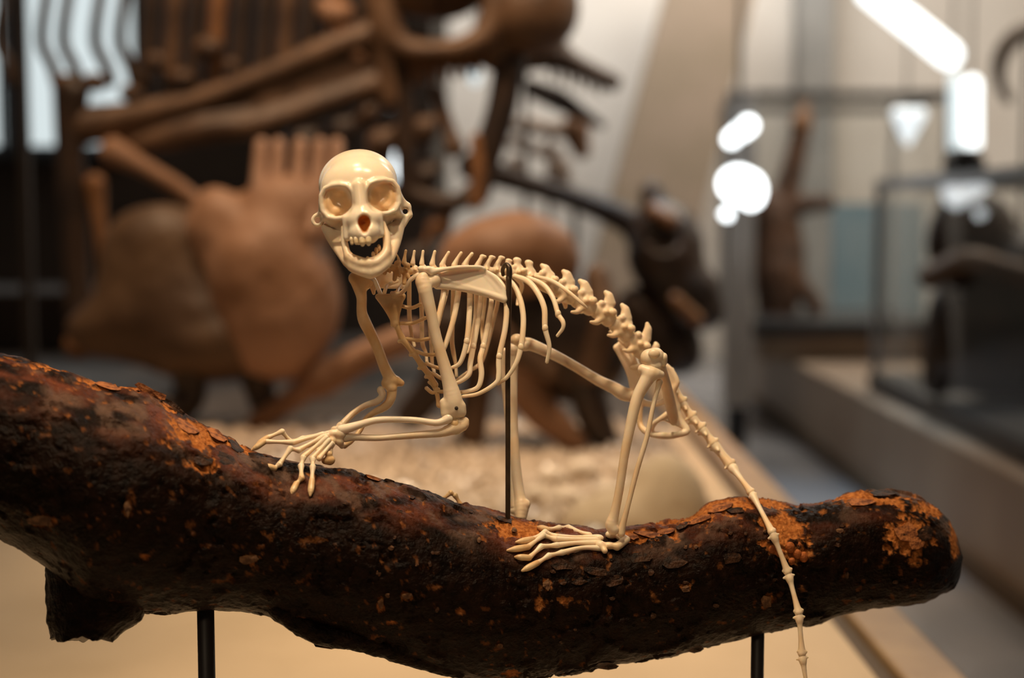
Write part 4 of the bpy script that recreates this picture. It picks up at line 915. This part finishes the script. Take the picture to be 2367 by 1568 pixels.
for (x, y, rx, ry, m) in ((1220, 290, 50, 18, M_pale), (1290, 300, 46, 20, M_pale), (1200, 330, 34, 16, M_pale), (1260, 350, 40, 16, M_pale), (1330, 300, 22, 50, M_fosp), (1290, 390, 30, 30, M_pale), (1190, 380, 22, 22, M_pale)):
    bone('vertebra', o, [ell((x, y, 0), (rx, ry, 24)), cone((x, y, 0), (x + rx * .7, y + ry, 0), ry * .7, ry * .4)], 6, 10, m, 4.8)
a = pw(1270, 300, 0, 4.8); box('stand', a.x - .008, a.x + .008, a.y + .02, a.y + .036, 0.449, a.z, M_black, o)
o = bone('arm_bone', None, poly([(1090, 385, 0, 34), (1200, 420, 0, 26), (1330, 460, 0, 26), (1450, 510, 0, 34), (1470, 560, 0, 22)]), 7, 12, M_fosd, 4.2)
tag(o, 'long dark fossil arm bone slanting down beneath the pale bones', 'bone')
a = pw(1330, 460, 0, 4.2); box('stand', a.x - .008, a.x + .008, a.y + .01, a.y + .026, 0.449, a.z, M_black, o)
o = empty('black_fossil', pw(1600, 760, 0, 3.9), 'black hulking fossil skull with orange highlight patches standing on the platform behind the tail root', 'skull')
bone('cranium', o, [ell((1540, 580, 0), (88, 110, 80)), cone((1505, 445, 0), (1540, 560, 0), 26, 70), cone((1540, 600, 0), (1630, 720, 0), 80, 44), ell((1585, 680, 0), (80, 80, 70)), ell((1530, 560, -110), (44, 20, 60), True)], 7, 20, M_blk, 3.9, lambda G: 12 * (fbm(G / 24.0, 3) - .45))
bone('brow_highlight', o, [cone((1510, 485, -70), (1550, 510, -76), 16, 20)], 6, 8, M_foso, 3.9)  # orange highlight on the skull, built as a coloured piece
bone('cheek_bone', o, [cone((1560, 690, -80), (1610, 740, -60), 14, 18)], 6, 8, M_foso, 3.9)
bone('neck', o, [cone((1480, 720, 30), (1560, 800, 30), 60, 60), cone((1560, 780, 30), (1570, 815, 30), 56, 54)], 8, 14, M_fosd, 3.9)

# ------------------------------------------------------------------ right-hand side: plinth, cases, lights
pl = box('plinth', 1.14, 3.6, 3.0, 7.2, 0.0, 0.30, M_plinth, None, 0.01); tag(pl, 'long low taupe plinth along the aisle under the two glass cases', 'plinth')
box('shadow_strip', 1.12, 1.14, 3.0, 7.2, 0.0, 0.05, M_strip, pl)  # dark strip standing in for the shadow line along the plinth foot
def X_at(px, Y): return (px - 1183.5) / FPX * Y
def Z_at(py, Y): return 0.885 - (py - 500.0) / FPX * Y
def case(x0, x1, Y, Y1, zt, z0, zb, label):
    o = empty('display_case', ((x0 + x1) / 2, (Y + Y1) / 2, zb), label, 'display case')
    box('base', x0 - .02, x1 + .02, Y - .02, Y1 + .02, z0 - 0.06, z0, M_black, o, 0.005)
    if z0 - 0.06 - zb > 0.02: box('stand', x0 + .05, x1 - .05, Y + .05, Y1 - .05, zb, z0 - 0.06, M_plinth, o)
    t = 0.008
    box('glass_pane', x0, x1, Y, Y + t, z0, zt, M_glass, o); box('glass_pane', x0, x1, Y1 - t, Y1, z0, zt, M_glass, o)
    box('glass_pane', x0, x0 + t, Y + t, Y1 - t, z0, zt, M_glass, o); box('glass_pane', x1 - t, x1, Y + t, Y1 - t, z0, zt, M_glass, o)
    box('glass_lid', x0, x1, Y, Y1, zt, zt + t, M_glass, o)
    for (a, b) in ((x0, Y), (x1, Y), (x0, Y1), (x1, Y1)):
        box('corner_post', a - .012, a + .012, b - .012, b + .012, z0, zt, M_steel, o)
    for b in (Y, Y1): box('top_rail', x0, x1, b - .014, b + .014, zt - .014, zt + .02, M_dsteel, o)
    for a in (x0, x1): box('top_rail', a - .014, a + .014, Y, Y1, zt - .014, zt + .02, M_dsteel, o)
    return o
c1 = case(X_at(1735, 5.7), X_at(2180, 5.7), 5.7, 6.5, Z_at(225, 5.7), Z_at(745, 5.7), 0.30, 'tall glass display case holding an upright brown skeleton')
c2 = case(1.22, 2.4, 3.1, 4.75, 0.985, 0.36, 0.30, 'low glass display case holding a dark bulky animal')
M_up = mat('mount_brown', (0.13, 0.06, 0.03), (0.07, 0.035, 0.02), 10, .6)
DU = 6.25
o = empty('upright_skeleton', pw(1820, 735, 0, DU), 'upright dark brown skeleton with raised head inside the tall glass case', 'skeleton')
bone('torso', o, [ell((1800, 600, 0), (62, 130, 50)), ell((1795, 500, 0), (50, 70, 44)), cone((1800, 640, 0), (1790, 740, 0), 56, 40)], 6, 20, M_up, DU, lambda G: 8 * (fbm(G / 20., 3) - .45))
bone('neck', o, poly([(1810, 470, 0, 34), (1835, 380, 0, 26), (1850, 310, 0, 22)]), 6, 14, M_up, DU)
bone('head', o, [ell((1852, 290, 0), (26, 28, 26)), cone((1852, 290, 0), (1860, 262, 0), 20, 14)], 5, 10, M_foso, DU)
bone('arm', o, poly([(1830, 480, -10, 26), (1880, 470, -20, 22), (1915, 470, -20, 18)]), 6, 10, M_up, DU)
bone('tail', o, poly([(1830, 640, 0, 26), (1880, 700, 0, 20), (1890, 745, 0, 18)]), 6, 10, M_up, DU)
DV = 4.1
o = empty('dark_animal', pw(2280, 950, 0, DV), 'dark bulky animal mount with a brown highlight along its back inside the low glass case', 'animal mount')
bone('body', o, [ell((2290, 750, 0), (150, 160, 110)), ell((2380, 700, 0), (150, 170, 110)), ell((2250, 560, 0), (110, 120, 70)), ell((2330, 825, 0), (190, 92, 110)), cone((2180, 800, 0), (2170, 878, 0), 40, 40), cone((2380, 800, 0), (2380, 870, 0), 50, 48)], 10, 30, M_blk, DV)
bone('back', o, poly([(2150, 640, -80, 30), (2240, 600, -95, 28), (2340, 630, -100, 30), (2430, 650, -90, 34)]), 8, 14, M_fos, DV)  # brown bar painting the highlight on the dark body
bone('head', o, [ell((2220, 500, -20), (60, 60, 60)), cone((2200, 470, -20), (2190, 420, -20), 24, 14)], 8, 14, M_blk, DV)

a0 = pw(1712, 210, 0, 5.35); o = empty('steel_column', (a0.x, a0.y, 0), 'pale grey square steel column with a black foot beside the tall case', 'column')
box('shaft', a0.x - .05, a0.x + .05, a0.y - .05, a0.y + .05, 0.16, a0.z, M_col, o, .004); box('foot', a0.x - .035, a0.x + .035, a0.y - .035, a0.y + .035, 0.0, 0.16, M_black, o)
o = slab('information_panel', [(1925, 470), (2135, 470), (2135, 900), (1925, 900)], 7.4, 0.05, mat('teal_panel', (0.13, 0.20, 0.24), (0.17, 0.23, 0.26), 3, .6))
tag(o, 'dull teal standing panel behind the tall glass case', 'panel')
o = empty('dark_crate', pw(2230, 440, 0, 4.55), 'small black box lying on top of the low glass case', 'box')
a1 = pw(2228, 402, 0, 4.55); box('body', a1.x - .055, a1.x + .055, a1.y - .05, a1.y + .05, 1.008, 1.075, M_black, o, .01); box('lid', a1.x - .04, a1.x + .04, a1.y - .04, a1.y + .04, 1.075, 1.10, M_black, o, .01)
o = empty('curved_tusk', pw(2330, 400, 0, 5.2), 'curved dark brown tusk rearing above the low glass case', 'tusk')
bone('tusk', o, poly([(2420, 60, 0, 22), (2360, 75, 0, 22), (2318, 120, 0, 20), (2308, 180, 0, 16), (2330, 230, 0, 12)]), 5, 8, mat('tusk', (0.16, 0.12, 0.09), (0.11, 0.08, 0.06), 9, .5), 5.2)
a1 = pw(2375, 75, 0, 5.2); box('stand', a1.x - .006, a1.x + .006, a1.y - .006, a1.y + .006, 0.30, a1.z, M_black, o)
def lampbody(name, x, y, D, rx, ry, label, cat='spotlight', grp=None, m=None, lens=None):
    o = empty(name, pw(x, y, 0, D), label, cat, grp)
    bone('lamp_lens', o, lens or [ell((x, y, 0), (rx, ry, min(rx, ry)))], max(3, min(rx, ry) / 4), 3, m or M_lamp, D)
    a = pw(x, y, 0, D)
    box('drop_rod', a.x - .004, a.x + .004, a.y + .03, a.y + .038, a.z, 4.5, M_dsteel, o)
    bone('housing', o, [ell((x, y, min(rx, ry) * .8), (rx * .92, ry * .92, min(rx, ry)))], max(3, min(rx, ry) / 4), 3, M_black, D)
    return o
lampbody('spotlight', 1708, 308, 5.22, 30, 26, 'oval white glare reflection built as a lamp above the larger glare at the tall case', lens=[cone((1690, 322, 0), (1730, 290, 0), 17, 20)])  # glare reflected in the case glass, built as an added glowing lamp
lampbody('spotlight', 1712, 430, 5.08, 52, 46, 'largest white glare reflection built as a lamp at the edge of the tall case', lens=[ell((1705, 425, 0), (44, 40, 30)), ell((1735, 440, 0), (34, 44, 28)), ell((1680, 495, 0), (16, 16, 14))])  # large reflected glare, modelled as an added lamp
lampbody('spotlight', 2100, 285, 5.7, 34, 40, 'soft white glare reflection built as a lamp in the upper corner of the tall case', m=M_glare, lens=[cone((2075, 262, 0), (2098, 325, 0), 16, 12), cone((2128, 262, 0), (2098, 325, 0), 16, 12), ell((2100, 270, 0), (34, 22, 20))])  # fainter reflected glare, modelled as an added lamp
lampbody('spotlight', 921, 385, 4.6, 12, 46, 'slim bright lamp glowing right behind the monkey skull')
lampbody('spotlight', 900, 228, 4.6, 14, 26, 'small pale lamp above the lamp behind the monkey skull', m=M_pane)
lampbody('spotlight', 865, 20, 4.6, 20, 40, 'pale lamp at the top edge above the fossil teeth', m=M_pane)
lampbody('spotlight', 1098, 170, 4.6, 16, 30, 'pale lamp glowing behind the fossil jaw', m=M_pane)
# long luminaire and upright tubes
def bar(name, a, b, D, r, label, m=M_tubel):
    o = empty(name, pw((a[0] + b[0]) / 2, (a[1] + b[1]) / 2, 0, D), label, 'tube light')
    tube('glowing_tube', o, [(a[0], a[1], 0, r), ((a[0] + b[0]) / 2, (a[1] + b[1]) / 2, 0, r), (b[0], b[1], 0, r)], m, 3, 10, 1.0, D)
    q = o.location; box('drop_rod', q.x - .004, q.x + .004, q.y + .03, q.y + .038, q.z, 4.5, M_dsteel, o)
    d = np.array((b[0] - a[0], b[1] - a[1]), float); d /= np.linalg.norm(d); n = (d[1] * r * .9, -d[0] * r * .9)
    tube('reflector', o, [(a[0], a[1], r * .9, r), ((a[0] + b[0]) / 2, (a[1] + b[1]) / 2, r * .9, r), (b[0], b[1], r * .9, r)], M_steel, 3, 8, 1.0, D)
    return o
bar('tube_light', (2005, -25), (2198, 130), 5.0, 33, 'long slanted white tube light hanging near the ceiling')
bar('tube_light', (2206, 175), (2206, 345), 5.2, 15, 'upright pale tube light, inner of the pair beside the tall case', M_pane)
bar('tube_light', (2248, 190), (2248, 335), 5.2, 20, 'upright bright tube light, outer of the pair beside the tall case')
